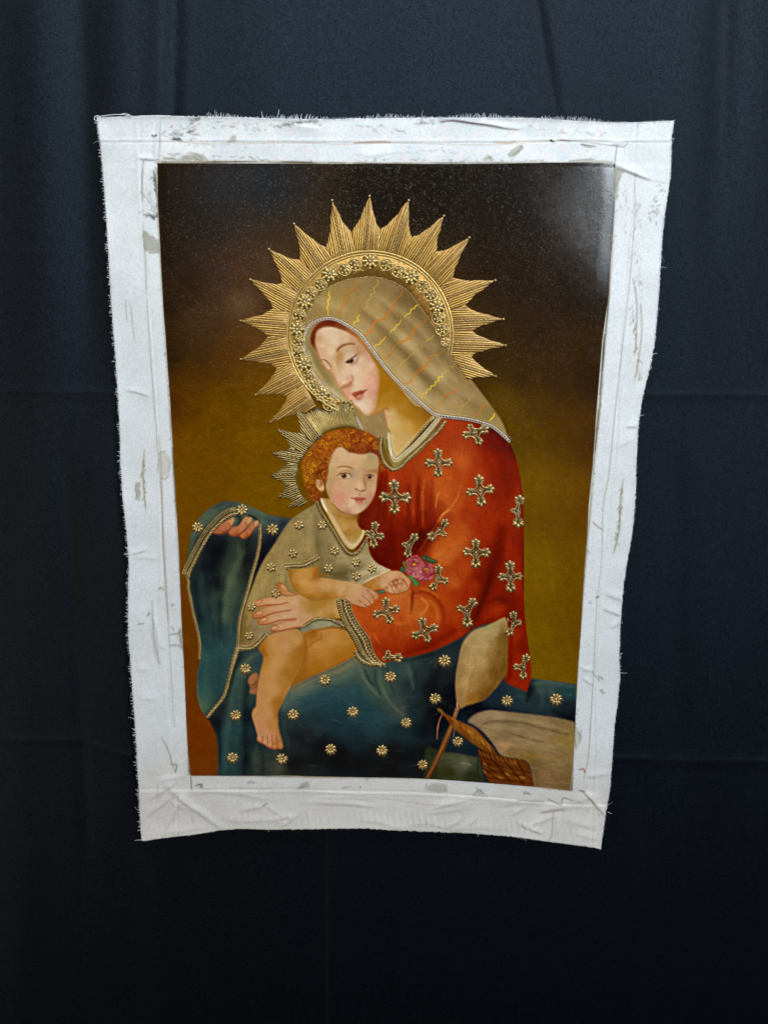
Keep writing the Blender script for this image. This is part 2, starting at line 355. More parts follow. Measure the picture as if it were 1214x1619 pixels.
def paint_dress():
    R = ABS('604,688! 608,704 614,724 624,742! 644,730 672,706 698,660! 718,663 742,667 762,672 780,680 795,691 807,705 817,731 823,758 826.5,788 827.5,838 828,887 828,936 828.5,960 831,988 835.7,1024 838,1040 839,1078 833,1094.7! 808,1089.7 788,1083.5! '
            '801,1064 802,1034 801,997 797,976! 782,984 766,988 748.7,994 738.8,1002 725,1011 709,1019 689,1028 669,1035 640,1041 618,1045.5 604,1053! 592,1037 588,1027 584,1011 574,998 565,984 556,966 545,945 535,930! 560,880 570,800 590,720')
    cols = KG.cols('250,450#982b0f 540,480#a63f1c 560,560#a54320 640,200#962f14 700,350#9d3b1a 480,400#993515 420,600#882a0e 430,700#701c0b 850,350#8a2008 950,250#601308 900,200#6a1509 1000,420#7a1d08 '
        '1040,700#882208 1000,900#8c2408 820,750#8d2407 740,700#932d10 680,800#9e3c18 600,900#a6451e 560,950#a84a24 450,650#8c2a10 380,680#8a280d 250,750#7a1c0a 230,850#6a1008 200,950#600e07 330,950#6a1208 '
        '130,720#76200d 60,700#681913 420,850#5e0f07 400,760#6f1708 700,1050#983412 860,1080#741906 900,1150#7a1b06 1040,1150#882106 640,1150#9e431f 780,1150#922d0c 300,640#8e2a10 640,640#9e3c1c 760,480#942a0e 920,560#802006 140,560#7c200e') + \
        KI.cols('420,780#a03a18 600,900#9a3411 560,850#9e3a18 760,660#a6472a 900,750#a64a24 850,870#9a3a15 1100,650#9a3610 1050,800#9e3a15 1150,900#892408 900,1000#882508 700,1080#8a2709 600,1020#8c2a0d 1000,1000#83210b 500,900#983412 640,740#a24020') + \
        KM.cols('400,600#922a0c 500,600#882007 350,750#96300f 600,500#6e1507 700,620#831e06 800,650#6e1606 760,740#8b2207 650,820#7b1a06 870,950#8c2208 950,1000#7a1b06 850,1150#881f06 840,780#6a1306 750,300#721808 820,300#882007 900,200#7a1c08')
    fill('red_dress', R, cols, soft=.8, s0=7, sharp=1.6)
    cl = 'red_dress'
    def s(K, t, w, c, a, so=3): st(K(t), w, c, a, so, cl)
    dk = '#4e0a05'; lt = '#bc6036'
    s(KM, '770,80 730,280 690,430 630,600 560,760 530,870', 13, dk, .62, 6)
    s(KM, '700,430 660,560 615,680 560,800', 6, '#3a0503', .55, 4)
    s(KM, '800,80 765,300 735,430', 6, '#5e1006', .4, 4)
    s(KM, '620,690 700,650 790,650 850,700', 5, '#54100a', .55, 3)
    s(KM, '850,560 870,660 845,760 820,900', 5, '#5a0e06', .45, 4)
    s(KM, '640,800 720,730 800,700', 8, '#9c2c0c', .5, 5)
    s(KG, '600,670 560,715 520,770 470,850 420,930', 3, '#c06a46', .55, 1.4)
    s(KG, '560,700 620,650 660,590 680,520', 2.2, '#c06a46', .4, 1.4)
    s(KG, '540,560 525,610 520,660', 1.2, '#d08a66', .55, .8)
    s(KG, '545,720 580,690 620,670', 1.2, '#d08a66', .55, .8)
    s(KG, '520,760 450,840 400,920 350,960', 9, '#460905', .7, 4.5)
    s(KG, '430,800 405,860 380,900', 6, '#3a0604', .6, 4)
    s(KG, '450,480 436,600 440,780', 3.5, '#b4542e', .5, 2)
    s(KG, '415,470 405,620 400,780', 4, '#681508', .55, 2.5)
    s(KG, '380,470 376,620 380,760', 3.5, '#a23a18', .5, 2.5)
    s(KG, '345,520 350,700 345,830', 5, '#6a1307', .5, 3)
    s(KG, '500,470 490,600 480,700', 5, '#7c2008', .45, 3)
    s(KG, '205,440 195,560 190,760', 4, '#5e1009', .6, 3)
    s(KG, '180,430 165,560 150,720 100,800', 5, '#5a100c', .65, 3)
    s(KG, '235,450 230,540 225,700', 3, '#a83414', .45, 2)
    s(KG, '280,720 285,860 300,960', 4, '#842010', .5, 3)
    s(KG, '240,760 240,900 260,1000', 6, '#520a06', .5, 4)
    s(KG, '60,790 110,870 140,960 200,1020 300,1040', 8, '#4a0a07', .6, 5)
    s(KG, '860,140 940,190 1000,260 1030,340', 9, '#380804', .7, 5)
    s(KG, '900,280 960,400 980,560', 12, '#6a1406', .45, 8)
    s(KG, '760,260 800,380 800,540', 10, '#a43a18', .35, 8)
    s(KG, '640,300 700,420 690,560', 12, '#aa4a26', .4, 8)
    s(KG, '1070,560 1078,800 1080,1180', 3, '#5a0f05', .6, 2.5)
    s(KG, '560,1000 640,930 700,860', 12, '#b25430', .35, 8)
    s(KG, '480,1000 530,960 580,930', 4, '#bc6444', .35, 3)
    # elbow crease and sleeve modelling
    s(KI, '872,570 866,660 852,760', 3.6, '#74200f', .8, 1.8)
    s(KI, '840,640 846,720 836,800', 5, '#b8562e', .5, 3)
    s(KI, '880,600 950,585 1030,612 1090,680 1120,770 1110,840', 5, '#7e2613', .6, 2.6)
    s(KI, '940,560 1010,580 1070,620', 3, '#b05c1c', .5, 2)
    s(KI, '940,640 985,680 975,730 930,770', 4, '#c47048', .55, 2.2)
    s(KI, '1000,650 1060,720 1070,800', 4, '#b8643c', .45, 2.5)
    s(KI, '700,800 760,840 830,830', 4, '#b4542c', .4, 3)
    s(KI, '560,920 580,960 610,1000', 3, '#b05028', .5, 2)
    s(KI, '720,850 700,900 720,960', 4, '#8a2c10', .5, 3)
    s(KI, '400,720 440,820 510,900 560,1000', 4, '#a4421c', .5, 3)
    s(KI, '760,1100 900,1050 1050,990 1210,900', 9, '#6a1507', .6, 5)
    s(KI, '640,640 760,620 850,580', 6, '#b4603a', .45, 4)
    for K, t in ((KM, '860,900 850,1000 842,1150'), (KM, '930,960 950,1080 965,1200')): s(K, t, 4, '#601004', .45, 3)
    s(KL, '600,300 590,430 560,500', 4, '#5a0e05', .5, 3); s(KL, '520,500 600,515 700,540', 2, '#b05028', .45, 1.2)
    for i in range(420):
        x = rng.uniform(600, 835); y = rng.uniform(680, 1090); L = rng.uniform(4, 16); an = 1.45 + rng.uniform(-.35, .35)
        st([(x, y), (x + L * math.cos(an), y + L * math.sin(an))], rng.uniform(1, 3.0), ('#c86a40', '#4a0c05', '#b03c14')[rng.randint(3)], .08, 1.0, cl)

def paint_mantle():
    P = KH('60,540 75,440 90,340 150,230 250,150 330,130 420,145 500,180 600,220 745,243! 860,300! 860,900! ') + KI('0,900! 300,900! 420,1060! 640,1160! ') + \
        ABS('618,1045 640,1040 669,1034 689,1027 709,1018 725,1010 739,1001 749,993! 770,985! 800,1080! 833,1094! 839,1072.4! 870,1076 909.6,1082! 912,1140! 912,1250! 344,1232!') + KJ('220,880 200,800 170,735 150,706! 120,670 96,600 85,500 95,400 110,330! ') + \
        KH('152,1050 135,950 98,820 72,700 58,620')
    cols = KH.cols('300,150#21333a 200,230#2c4540 120,300#2b4743 80,450#203a36 420,230#2e4a47 520,230#2b4644 620,260#1f333b 680,260#1b2c36 600,420#0c131c 560,500#0a0f17 200,400#0a0f16 250,450#080c13 200,550#0a121a '
        '150,650#0e1d24 250,650#0a0f14 400,480#1d2f2c 380,560#22372f 340,640#293e35 450,500#0b1016 440,600#14201f 180,850#0f2229 260,800#14292c 330,750#274238 320,850#243f3a 380,850#1d3438 240,950#11262c 300,1000#163039 '
        '360,1000#1a3a42 200,1050#12303a 280,1100#163a44 170,1130#1a3f45 340,1120#183842') + \
        KJ.cols('130,400#15363f 150,550#1c4146 120,620#2a4a42 200,500#153640 260,450#163842 250,560#153440 200,740#0a1016 260,650#0d171e 300,560#152a2e 340,450#1f3838 380,330#15292f 450,300#1a333b 400,420#24403f 380,560#1c3536 '
        '330,640#193039 290,800#15323b 350,780#122e39 280,1000#14323b 240,1040#12282e 350,980#14323c 420,700#0d1820 440,880#0e1c24 400,980#0a1318 470,960#1a2d2c 520,1000#1c2a2a 600,1020#22302c 560,940#18282a 660,900#101a1e '
        '700,1000#0c0f11 640,760#15262e 700,560#24444c 760,520#2b4747 850,480#1f3d47 900,420#2c4a4a 1000,400#2f4b47 1080,350#34504a 800,620#173340 900,600#122f3f 1000,620#12303f 1100,560#153443 1000,740#0f2634 850,720#12262f '
        '760,820#10191f 900,900#0a0d10 1000,950#080a0c 1100,850#0c1b24 1150,1000#090c0f 1150,700#102c3a') + \
        KK.cols('150,420#26413f 200,500#22403f 260,520#26423e 320,600#20383a 380,660#24383a 330,400#1c343a 430,400#1f3a3c 450,500#12242a 500,420#15252a 560,360#122027 620,420#0d151b 560,520#0b1116 640,700#05080d 500,800#08141b '
        '400,800#0b1d26 200,720#12303c 100,620#13303e 450,650#0d1c24 560,900#0a1013 500,950#080c0f 350,950#0a0d11 300,1050#0a0c0e 690,200#1a3038 740,250#111d24 800,170#1b2c33 700,560#05080d 800,800#0a1a26 850,850#08131d '
        '700,850#0a1720 850,640#05080f 950,560#0c1c2c 1000,640#0d1a28 1100,600#0f2230 1150,560#142c36') + \
        KL.cols('780,510#1f3a3e 860,500#1d3840 960,540#12303c 800,620#10202a 950,640#0c161e 980,700#080c12 720,520#0a1016 900,580#142c34')
    fill('blue_mantle', P, cols, soft=.9, s0=6, sharp=1.7)
    cl = 'blue_mantle'
    def s(K, t, w, c, a, so=3): st(K(t), w, c, a, so, cl)
    # drape over the raised hand
    s(KH, '90,420 130,300 220,210 330,150', 5, '#3a584e', .45, 4); s(KH, '110,430 170,330 250,250 330,220', 4, '#0a1218', .7, 3)
    s(KH, '420,170 520,200 600,235 720,255', 4, '#3c5c58', .35, 3); s(KH, '450,220 560,270 640,280', 6, '#35524e', .4, 4)
    s(KH, '470,340 440,440 430,520 450,600', 8, '#05080c', .6, 5); s(KH, '300,380 260,470 230,560', 12, '#05070b', .6, 7)
    s(KH, '420,460 370,560 340,660 320,760 300,900', 9, '#38554a', .5, 5); s(KH, '390,400 400,460 410,520', 6, '#30483e', .4, 4)
    s(KH, '300,600 285,700 275,820 280,1000', 6, '#0a1218', .5, 4); s(KH, '150,600 165,760 200,900 210,1040', 7, '#1d3a40', .4, 5)
    s(KH, '440,640 400,760 375,880 360,1000', 6, '#12222a', .5, 4); s(KH, '230,680 240,820 250,960', 5, '#1f3a3e', .35, 4)
    s(KH, '120,650 130,800 150,900', 3, '#050a0e', .5, 3); s(KH, '560,420 530,520 500,600', 6, '#04070b', .7, 4); s(KH, '680,270 640,330 600,400', 8, '#0a1018', .5, 6)
    s(KJ, '150,330 140,440 150,560 160,640', 6, '#23484a', .4, 5); s(KJ, '240,330 235,420 225,520', 6, '#0e2830', .5, 5)
    s(KJ, '90,480 95,600 130,670', 3, '#3c5a4c', .5, 2.4); s(KJ, '300,400 270,520 210,620', 4, '#0c2028', .5, 3)
    # skirt over the knee
    s(KJ, '370,300 330,400 300,520 270,640', 5, '#060b10', .75, 3.4); s(KJ, '500,290 440,320 380,370 345,430', 5, '#3c5a52', .45, 3.4)
    s(KJ, '355,420 320,560 290,720 270,900 260,1060', 7, '#274a4c', .45, 5); s(KJ, '420,430 400,560 395,700 400,900 390,1060', 8, '#05090d', .6, 5)
    s(KJ, '370,500 355,640 350,800', 6, '#1c4046', .4, 5); s(KJ, '220,700 230,800 235,1000', 4, '#04080c', .6, 3)
    s(KJ, '470,880 460,960 465,1070', 6, '#25393a', .5, 5); s(KJ, '500,900 510,980 505,1070', 5, '#0a1114', .5, 4)
    s(KJ, '590,920 605,980 610,1070', 7, '#2c3a34', .5, 5); s(KJ, '650,700 640,800 670,900', 6, '#1d343a', .5, 4)
    s(KJ, '640,650 680,570 760,520 860,490', 9, '#3e5a58', .55, 7); s(KJ, '430,320 390,380 370,440', 7, '#3c5650', .4, 5); s(KJ, '330,470 300,600 280,760', 7, '#2c4e50', .4, 6); s(KJ, '690,535 850,458 1000,402 1110,338', 7, '#5c6048', .55, 4); s(KJ, '720,560 860,500 1000,450 1100,400', 9, '#3a5450', .5, 7)
    s(KJ, '760,600 880,560 1000,560 1150,520', 10, '#1c4250', .4, 8); s(KJ, '700,760 800,700 950,690 1100,700', 9, '#0d2430', .45, 8)
    s(KJ, '680,800 760,860 860,900 1000,920', 12, '#070a0d', .5, 8); s(KJ, '720,980 900,1000 1100,1010', 12, '#060708', .5, 8)
    s(KK, '110,360 140,450 190,520 240,570', 3.4, '#3e5a54', .6, 2); s(KK, '150,400 175,460 215,510', 2.2, '#0c1a20', .7, 1.6)
    s(KK, '245,400 250,480 280,560 330,630 390,690', 4, '#3a544e', .6, 2.4); s(KK, '215,400 215,470 250,560', 3, '#10242c', .6, 2)
    s(KK, '290,390 310,480 340,560', 4, '#10262e', .55, 3); s(KK, '420,370 440,440 460,520', 3.4, '#34504e', .5, 2.4); s(KK, '450,360 475,430 490,520', 4, '#0a161c', .5, 3)
    s(KK, '340,345 480,330 600,290 720,230 790,170', 5, '#0a1116', .6, 4); s(KK, '560,360 600,330 600,380', 3, '#2c4448', .4, 2.4)
    s(KK, '600,420 580,560 560,700 520,840', 14, '#04060a', .6, 9); s(KK, '640,620 620,760 600,880', 16, '#030509', .6, 9)
    s(KK, '60,700 200,690 330,720 430,740', 9, '#1a3e4c', .4, 7); s(KK, '40,820 200,800 400,830 520,860', 8, '#123040', .35, 7)
    s(KK, '200,900 330,940 460,960', 12, '#050608', .5, 8); s(KK, '560,850 700,840 830,880', 6, '#12283a', .4, 5)
    s(KK, '760,640 860,650 960,650 1200,690', 6, '#030509', .6, 4)
    s(KL, '740,490 820,480 900,490 990,510', 4, '#3c5c5a', .45, 3); s(KL, '790,540 800,600 790,640', 5, '#2a4a4c', .4, 4); s(KL, '860,660 930,690 990,715', 4, '#04060a', .7, 3)
    s(KL, '700,500 710,560 700,600', 5, '#04060a', .7, 3)
    for i in range(600):
        x = rng.uniform(296, 910); y = rng.uniform(795, 1240)
        L = rng.uniform(5, 18); an = (1.5 if x < 470 else rng.uniform(-.4, .6)) + rng.uniform(-.2, .2)
        st([(x, y), (x + L * math.cos(an), y + L * math.sin(an))], rng.uniform(1, 3.4), ('#4a6a66', '#05080c', '#1c4654')[rng.randint(3)], .12, 1.2, cl)

def paint_lower_right():
    fill('cushion', KL('322,735 345,700 400,672 460,660 600,672 760,690 900,710 1003,735! 1003,900 990,1190! 735,1150! 728,1050 700,990 640,970 540,950 480,870 420,800 345,745'),
        KL.cols('400,700#846c56 500,690#8a725a 700,700#7c664e 900,740#70593b 600,720#766046 480,760#8a7052 650,790#846a4e 800,800#866c4e 950,850#826737 560,830#786046 700,860#8a7052 560,885#9c7858 800,930#88704e 600,920#765a38 '
                '900,1000#7b6140 760,1000#6a5130 850,1100#75593a 950,1120#6a5232 720,960#755828 360,730#7c654c 980,1000#755c38'), soft=1.0, s0=6)
    cl = 'cushion'
    def s(K, t, w, c, a, so=2.5): st(K(t), w, c, a, so, cl)
    s(KL, '395,775 430,742 520,730 650,740 800,775 960,815', 3.4, '#4e3f28', .6, 2); s(KL, '600,810 700,838 800,862', 3, '#503f26', .6, 2.2)
    s(KL, '400,700 520,700 640,712 780,740 960,790', 4, '#a08868', .45, 3); s(KL, '430,790 520,770 640,780', 4, '#9c8262', .45, 3)
    s(KL, '500,880 560,875 640,890', 4, '#b08660', .5, 2.6); s(KL, '680,945 760,955 860,960', 4, '#946c2c', .5, 3); s(KL, '700,870 800,890 940,880', 5, '#957c5c', .4, 4)
    s(KL, '900,990 940,1000 960,980', 2, '#94794e', .5, 1.6); s(KL, '860,1080 880,1100 960,1090', 6, '#654c2c', .4, 4); s(KL, '740,1000 760,1080 760,1140', 6, '#5a4226', .5, 4)
    for i in range(260):
        x = rng.uniform(740, 905); y = rng.uniform(1120, 1250); L = rng.uniform(5, 18); an = rng.uniform(-.1, .45)
        st([(x, y), (x + L * math.cos(an), y + L * math.sin(an))], rng.uniform(1, 2.6), ('#a88f6e', '#5c482c')[rng.randint(2)], .16, 1.0, cl)
    fill('sewing_box', KL('55,905 150,925 250,935 392,962! 425,1120! 40,1100! '), KL.cols('150,970#383a25 250,990#494c36 300,1000#57594a 380,1000#363a27 200,1060#2d2e14 350,1080#252715 100,930#23271a 80,1060#22250f 250,950#3e4230 340,960#3c402c'), soft=1.0, s0=5)
    st(KL('130,960 250,965 370,985'), 4, '#5c604c', .35, 3, 'sewing_box'); st(KL('270,1000 310,1000 340,1010'), 2.2, '#8a8a7c', .5, 1.6, 'sewing_box'); st(KL('390,970 385,1040 400,1100'), 3, '#161a12', .6, 2, 'sewing_box')
    fill('basket', KL('390,915 470,930 560,960 640,972 692,988 722,1060 745,1150! 460,1125! 428,1060 402,985'), KL.cols('500,1000#562506 600,1000#66330a 700,1050#69330c 560,1100#65310b 430,1000#4a1d05 660,1120#6a340c'), soft=.7, s0=6)
    cl = 'basket'
    for r in range(5):
        for c in range(7):
            x = 425 + c * 48 + r * 14; y = 975 + r * 42 + c * 9 + rng.uniform(-6, 6)
            st(KL('%f,%f %f,%f %f,%f' % (x - 22, y - 5, x, y + 9, x + 22, y + 14)), 4.6, ('#6a3a0e', '#5c2f0a', '#7c4814')[rng.randint(3)], .5, 1.5, cl)
            st(KL('%f,%f %f,%f %f,%f' % (x - 22, y + 14, x, y + 27, x + 22, y + 32)), 2.0, '#321404', .55, 1.2, cl)
    for t in ('470,960 540,1050 600,1130', '560,985 620,1060 680,1140', '640,990 690,1080'): st(KL(t), 2.2, '#2c0f02', .7, 1.2, cl)
    for t in ('415,1040 435,1060', '515,1085 545,1095', '420,995 440,1010', '560,1060 590,1075', '655,1085 690,1095', '600,985 625,1000'): st(KL(t), 2.4, '#b87a28', .8, .9, cl)
    for x, y in ((400, 935), (425, 945), (450, 955), (480, 962), (510, 968), (535, 975), (565, 982), (595, 992), (625, 992)):
        st(KL('%f,%f %f,%f' % (x - 8, y - 18, x + 12, y + 14)), 3.2, '#8a5216', .7, .9); st(KL('%f,%f %f,%f' % (x + 2, y - 20, x + 20, y + 10)), 1.5, '#3a1604', .7, .7)
    # stick, spindle of brown yarn, hank of wool
    fill('spindle_stick', KL('50,1092! 76,1092! 110,1030 160,940 205,830 240,730 266,645! 244,640! 215,730 190,790 160,860 130,930 90,1010'), KL.cols('80,1060#6c3a16 150,900#7a4218 220,740#80501f 250,660#8c6444'), soft=.6, s0=5)
    st(KL('62,1085 110,1005 160,890 205,790 240,680'), 1.4, '#a06a34', .7, .6, 'spindle_stick'); st(KL('78,1085 130,985 180,885 220,790'), 1.4, '#3c1c08', .7, .7)
    fill('yarn_spindle', KL('125,646 150,652 180,682 240,715 300,745 360,775 420,830 470,890 512,947! 440,925 380,890 320,850 260,800 215,755 178,705 132,662'), KL.cols('250,750#844710 320,800#90541a 420,870#764010 480,920#68360c 200,710#783c0e 140,655#785028 360,800#945a1e 300,830#5e300a'), soft=.7, s0=4)
    for i in range(90):
        t = rng.rand(); x = 185 + 300 * t; y = 700 + 215 * t + rng.uniform(-28, 28) * (1 - t * .3)
        st(KL('%f,%f %f,%f' % (x - 10, y - 16, x + 12, y + 14)), rng.uniform(.8, 1.6), ('#c08838', '#4a2206', '#a06822')[rng.randint(3)], .5, .6, 'yarn_spindle')
    st(KL('160,680 138,730 128,780 124,845'), 1.5, '#8c6e60', .8, .6); st(KL('246,735 238,780 228,830'), 1.3, '#80604a', .7, .6); st(KL('262,655 255,640 250,610'), 2.0, '#a08868', .8, .6)
    fill('wool_hank', KL('557,62! 520,80 450,115 390,135 350,155 300,210 275,270 260,350 245,430 242,520 247,590 258,625 275,652! 310,632 380,610 430,590 490,530 530,480 560,430 572,330 577,200 574,100'),
        KL.cols('350,220#957d55 450,150#9c8860 500,150#9c865d 330,350#a18158 400,350#9e8158 420,250#a18860 300,480#9f8053 350,500#906c3d 270,590#886840 420,470#886639 520,300#785824 540,200#73541f 510,430#6c4812 450,560#684210 '
                '350,590#865a1e 550,400#684412 480,300#866639 260,420#8a6c44 290,280#88704a'), soft=.9, s0=5)
    cl = 'wool_hank'
    st(KL('535,130 530,240 505,340 455,460 370,570'), 8, '#664414', .55, 6, cl); st(KL('560,120 562,230 545,380 480,500 400,590'), 7, '#563a10', .6, 5, cl); st(KL('290,260 268,380 262,500'), 4, '#7c6440', .5, 3, cl); st(KL('400,180 350,300 320,430 300,560'), 6, '#b09468', .35, 4, cl)
    for i in range(160):
        x = rng.uniform(250, 570); y = rng.uniform(80, 640); L = rng.uniform(20, 60)
        st(KL('%f,%f %f,%f' % (x, y, x - L * .35, y + L)), rng.uniform(.8, 2), ('#c0a878', '#5e4218')[rng.randint(2)], .10, 1.0, cl)
    for x, y in ((372, 388), (395, 375), (350, 440)): bl(660 + x / 4.047, 960 + y / 4.047, .9, .7, 0, '#5a4020', .6)
    st(KL('556,70 565,90 562,130 556,150'), 1.6, '#8c7a60', .7, .7); st(KL('575,70 582,90'), 2.2, '#b0a080', .7, .7)
def paint_child():
    # cloth under the knee, then the tunic
    fill('knee_cloth', KH('790,950! 850,905 920,885 990,885 1060,905 1100,945! 1060,940 990,935 920,945 850,962 810,985'), KH.cols('830,940#76705a 900,915#8a8468 980,905#908a6c 1050,920#8a8266 1000,935#7e7450'), soft=.7, s0=4)
    T = KH('900,138! 830,180 740,240 690,300 620,410 560,500 520,580 480,690 440,790 410,900 396,1000 400,1060! 440,1072 500,1052 570,992! 640,960! 860,800! ') + \
        KI('350,640! 480,522! 620,452 705,412! 640,385 572,342 527,265 512,150! 440,240 375,275 310,210 230,70 150,-15')
    cols = KH.cols('800,250#7d704b 740,300#81754f 800,400#80724b 700,400#7a6c46 850,330#786b4d 890,450#776a45 620,480#796a44 600,600#807249 680,620#84784f 560,700#80724a 500,720#827547 520,800#7c6e48 640,680#70643c 450,850#6d5d33 430,950#655428 '
        '500,930#726649 560,960#7a6d56 600,950#786a4b 900,250#776c49 950,420#6b6142 1000,380#7a6e4e 950,520#726446 1050,580#5d5535 1100,600#68603f 1150,640#8f8668 1100,500#84795a 1180,560#8a7f62 930,600#5d4f28 880,560#6a5c34 760,260#6f6340 700,320#74683f') + \
        KI.cols('300,330#817656 400,380#8f8368 480,330#867b60 360,420#5d5636 300,440#625839 480,440#968b70 560,430#988d74 640,410#a49a86 430,480#81765a 500,260#7a6e4e 200,440#68603b 600,390#9a8f76')
    fill('tunic', T, cols, soft=.9, s0=6)
    cl = 'tunic'
    def s(K, t, w, c, a, so=2.6): st(K(t), w, c, a, so, cl)
    s(KH, '890,230 900,320 900,420 910,500', 6, '#564b2c', .55, 4); s(KH, '850,220 850,330 840,460', 8, '#95885f', .4, 5); s(KH, '740,280 690,380 640,480', 7, '#94875e', .35, 5)
    s(KH, '690,480 660,560 690,650', 8, '#948960', .4, 5); s(KH, '570,620 520,720 480,820 450,920', 5, '#968a5c', .45, 4); s(KH, '700,600 690,680 650,700', 5, '#544a28', .5, 4)
    s(KH, '430,860 415,950 420,1030', 5, '#4e4020', .5, 4); s(KH, '480,900 540,930 600,950', 6, '#857a66', .45, 4); s(KH, '930,560 1000,600 1090,625', 7, '#473f22', .55, 4)
    s(KI, '110,120 130,300 180,440', 6, '#5e5434', .5, 4); s(KI, '220,100 280,240 340,330', 6, '#968b6a', .4, 5); s(KI, '480,370 420,410 350,430 240,450', 6, '#4a4324', .6, 4)
    s(KI, '440,300 510,300 560,350', 5, '#a0967a', .5, 4); s(KI, '400,460 500,430 620,400', 5, '#aaa08a', .5, 4); s(KI, '410,500 500,460 600,440', 3.4, '#6a6044', .5, 3)
    s(KI, '480,515 550,475 620,448 690,415', 2.2, '#c4bca8', .75, 1.2)
    for i in range(240):
        x = rng.uniform(385, 625); y = rng.uniform(800, 1020); L = rng.uniform(4, 14); an = 1.4 + rng.uniform(-.5, .5)
        st([(x, y), (x + L * math.cos(an), y + L * math.sin(an))], rng.uniform(1, 3), ('#a89c76', '#544a2a')[rng.randint(2)], .16, 1.0, cl)

    # far fist (child's left hand)
    fill('child_far_hand', KI('478,522! 560,478 620,450 680,424 740,418 780,428 822,462 850,490 853,522 832,570 790,587 740,602 690,597 655,582 640,562 585,568 520,565'),
        KI.cols('560,530#ad773a 600,500#b37e48 650,480#bd8d6a 700,460#c49678 770,450#bd8c68 830,500#bd8a66 700,570#bf8c6c 790,540#b57e5a 730,520#98593080'.replace('98593080', '985930') + ' 640,520#bc9070 520,540#a87134 610,560#a06a30 680,500#c09070'), soft=.6, s0=3)
    cl = 'child_far_hand'
    st(KI('650,562 672,534 705,508 748,488 790,488 815,515 830,548'), 2.4, '#8a4a22', .8, .8)
    for t in ('668,548 678,590', '700,530 724,596', '738,522 772,588', '775,500 795,545'): st(KI(t), 1.5, '#8a4420', .8, .6)
    kb(KI, '685,570 720,560 760,552', 2.0, 3.6, -15, '#d4a488', .7); kb(KI, '805,540', 4.5, 4.5, 0, '#d0a080', .5, cl); kb(KI, '670,532 700,520 738,512', 1.6, 1.6, 0, '#d8b090', .8); kb(KI, '770,497', 1.5, 2.5, 0, '#d8b898', .8)
    st(KI('652,580 700,600 760,600 832,572 852,520'), 1.5, '#8a4424', .8, .7); st(KI('620,452 680,424 745,418 790,434 850,492'), 1.3, '#a0643c', .55, .7)
    st(KI('780,432 770,470 790,490'), 1.8, '#a8683c', .5, 1); kb(KI, '700,455', 8, 5, -20, '#d0a486', .5, cl); kb(KI, '630,520', 5, 8, 0, '#caa284', .5, cl)
    st(KI('560,490 540,530 530,560'), 3, '#98621c', .5, 2, cl)
    # near arm and fist
    A = KH('705,568! 760,566 830,560 893,545! 905,590 888,614! 960,625 1050,640 1110,648 1170,664! ') + KI('345,488 410,512 470,532 540,568 588,598 598,620 588,645 562,652 556,680 530,692 505,710 470,707 430,694 390,682 350,650 320,632! ') + \
        KH('1075,742! 1000,756 900,758 850,756 800,738 755,702 722,645')
    fill('child_arm', A, KH.cols('760,620#b27f3f 850,600#b5833f 800,650#b88746 760,680#9d6b22 850,700#b68345 950,680#bb8e59 950,640#b68851 950,742#9c6720 1050,700#bd936a 850,747#9e6a1f 890,600#965818 720,600#92641f 1000,735#a87434 820,590#b6853f') +
        KI.cols('350,580#bc9269 420,560#bf9772 480,620#bd8d6f 520,580#b58567 450,680#b58161 560,620#b27d5b 380,640#ba8a66 330,610#b58a58'), soft=.8, s0=5)
    cl = 'child_arm'
    st(KH('888,612 930,600 990,612'), 2.0, '#8a5418', .6, 1.6); st(KH('885,550 900,590 885,618 850,640'), 2.4, '#9a5410', .6, 1.6, cl)
    st(KH('722,600 745,680 800,734 860,754 960,756 1070,740'), 2.6, '#8e5a14', .7, 1.6, cl); st(KH('800,650 900,660 1000,670 1100,690'), 7, '#c89a6c', .4, 5, cl)
    st(KH('780,580 800,630 860,680'), 8, '#c29258', .4, 5, cl); st(KH('1060,720 1090,700 1080,660'), 3, '#a87444', .4, 2, cl)
    for t in ('505,568 540,600 562,645', '470,615 512,650 545,684', '440,652 480,682 515,704'): st(KI(t), 1.8, '#8a4822', .85, .7)
    st(KI('385,682 430,698 480,710 530,694 558,682'), 1.7, '#8a4424', .75, .8); st(KI('480,532 540,566 590,598 600,622 588,648'), 1.4, '#9a5a30', .7, .7)
    kb(KI, '545,590', 5, 3.5, 40, '#cc9c7c', .6, cl); kb(KI, '505,640', 5, 3, 45, '#cc9c7c', .5, cl); kb(KI, '470,680', 4.5, 2.6, 35, '#c89478', .6, cl); kb(KI, '420,610', 9, 7, 30, '#c89e7a', .4, cl)

    # legs
    fill('child_thigh', KJ('765,165! 800,150! 850,138 950,130 1040,148 1090,195 1117,260 1100,308! 1000,360 900,405 800,450 680,512! 700,440 740,350'),
        KJ.cols('850,230#b68348 950,200#b88650 900,280#b07c3c 1050,220#aa7934 1090,270#9c6418 1000,330#9c651a 850,380#a0681c 760,430#925e1a 800,330#ac7634 830,180#985f1c 1000,270#a57228 720,480#8c5a1c 900,170#b48048'), soft=.8, s0=6)
    st(KJ('790,262 830,225 880,200 880,170'), 2.6, '#8a5210', .65, 1.6, 'child_thigh'); st(KJ('770,190 820,160 890,140 960,132 1040,150'), 2.0, '#8a5418', .7, 1.2)
    st(KJ('700,505 800,452 900,407 1000,362 1098,308'), 2.6, '#7c5014', .6, 1.8); st(KJ('860,260 950,230 1030,230'), 9, '#c29258', .4, 6, 'child_thigh')
    st(KJ('800,300 780,380 730,460'), 4, '#8c5812', .5, 3, 'child_thigh')
    fill('child_back_foot', KJ('414,480 428,440 470,422 490,470! 480,545! 450,557 425,545 432,512'), KJ.cols('445,460#ac785a 450,530#a87054 475,490#8c5a3c'), soft=.6, s0=3)
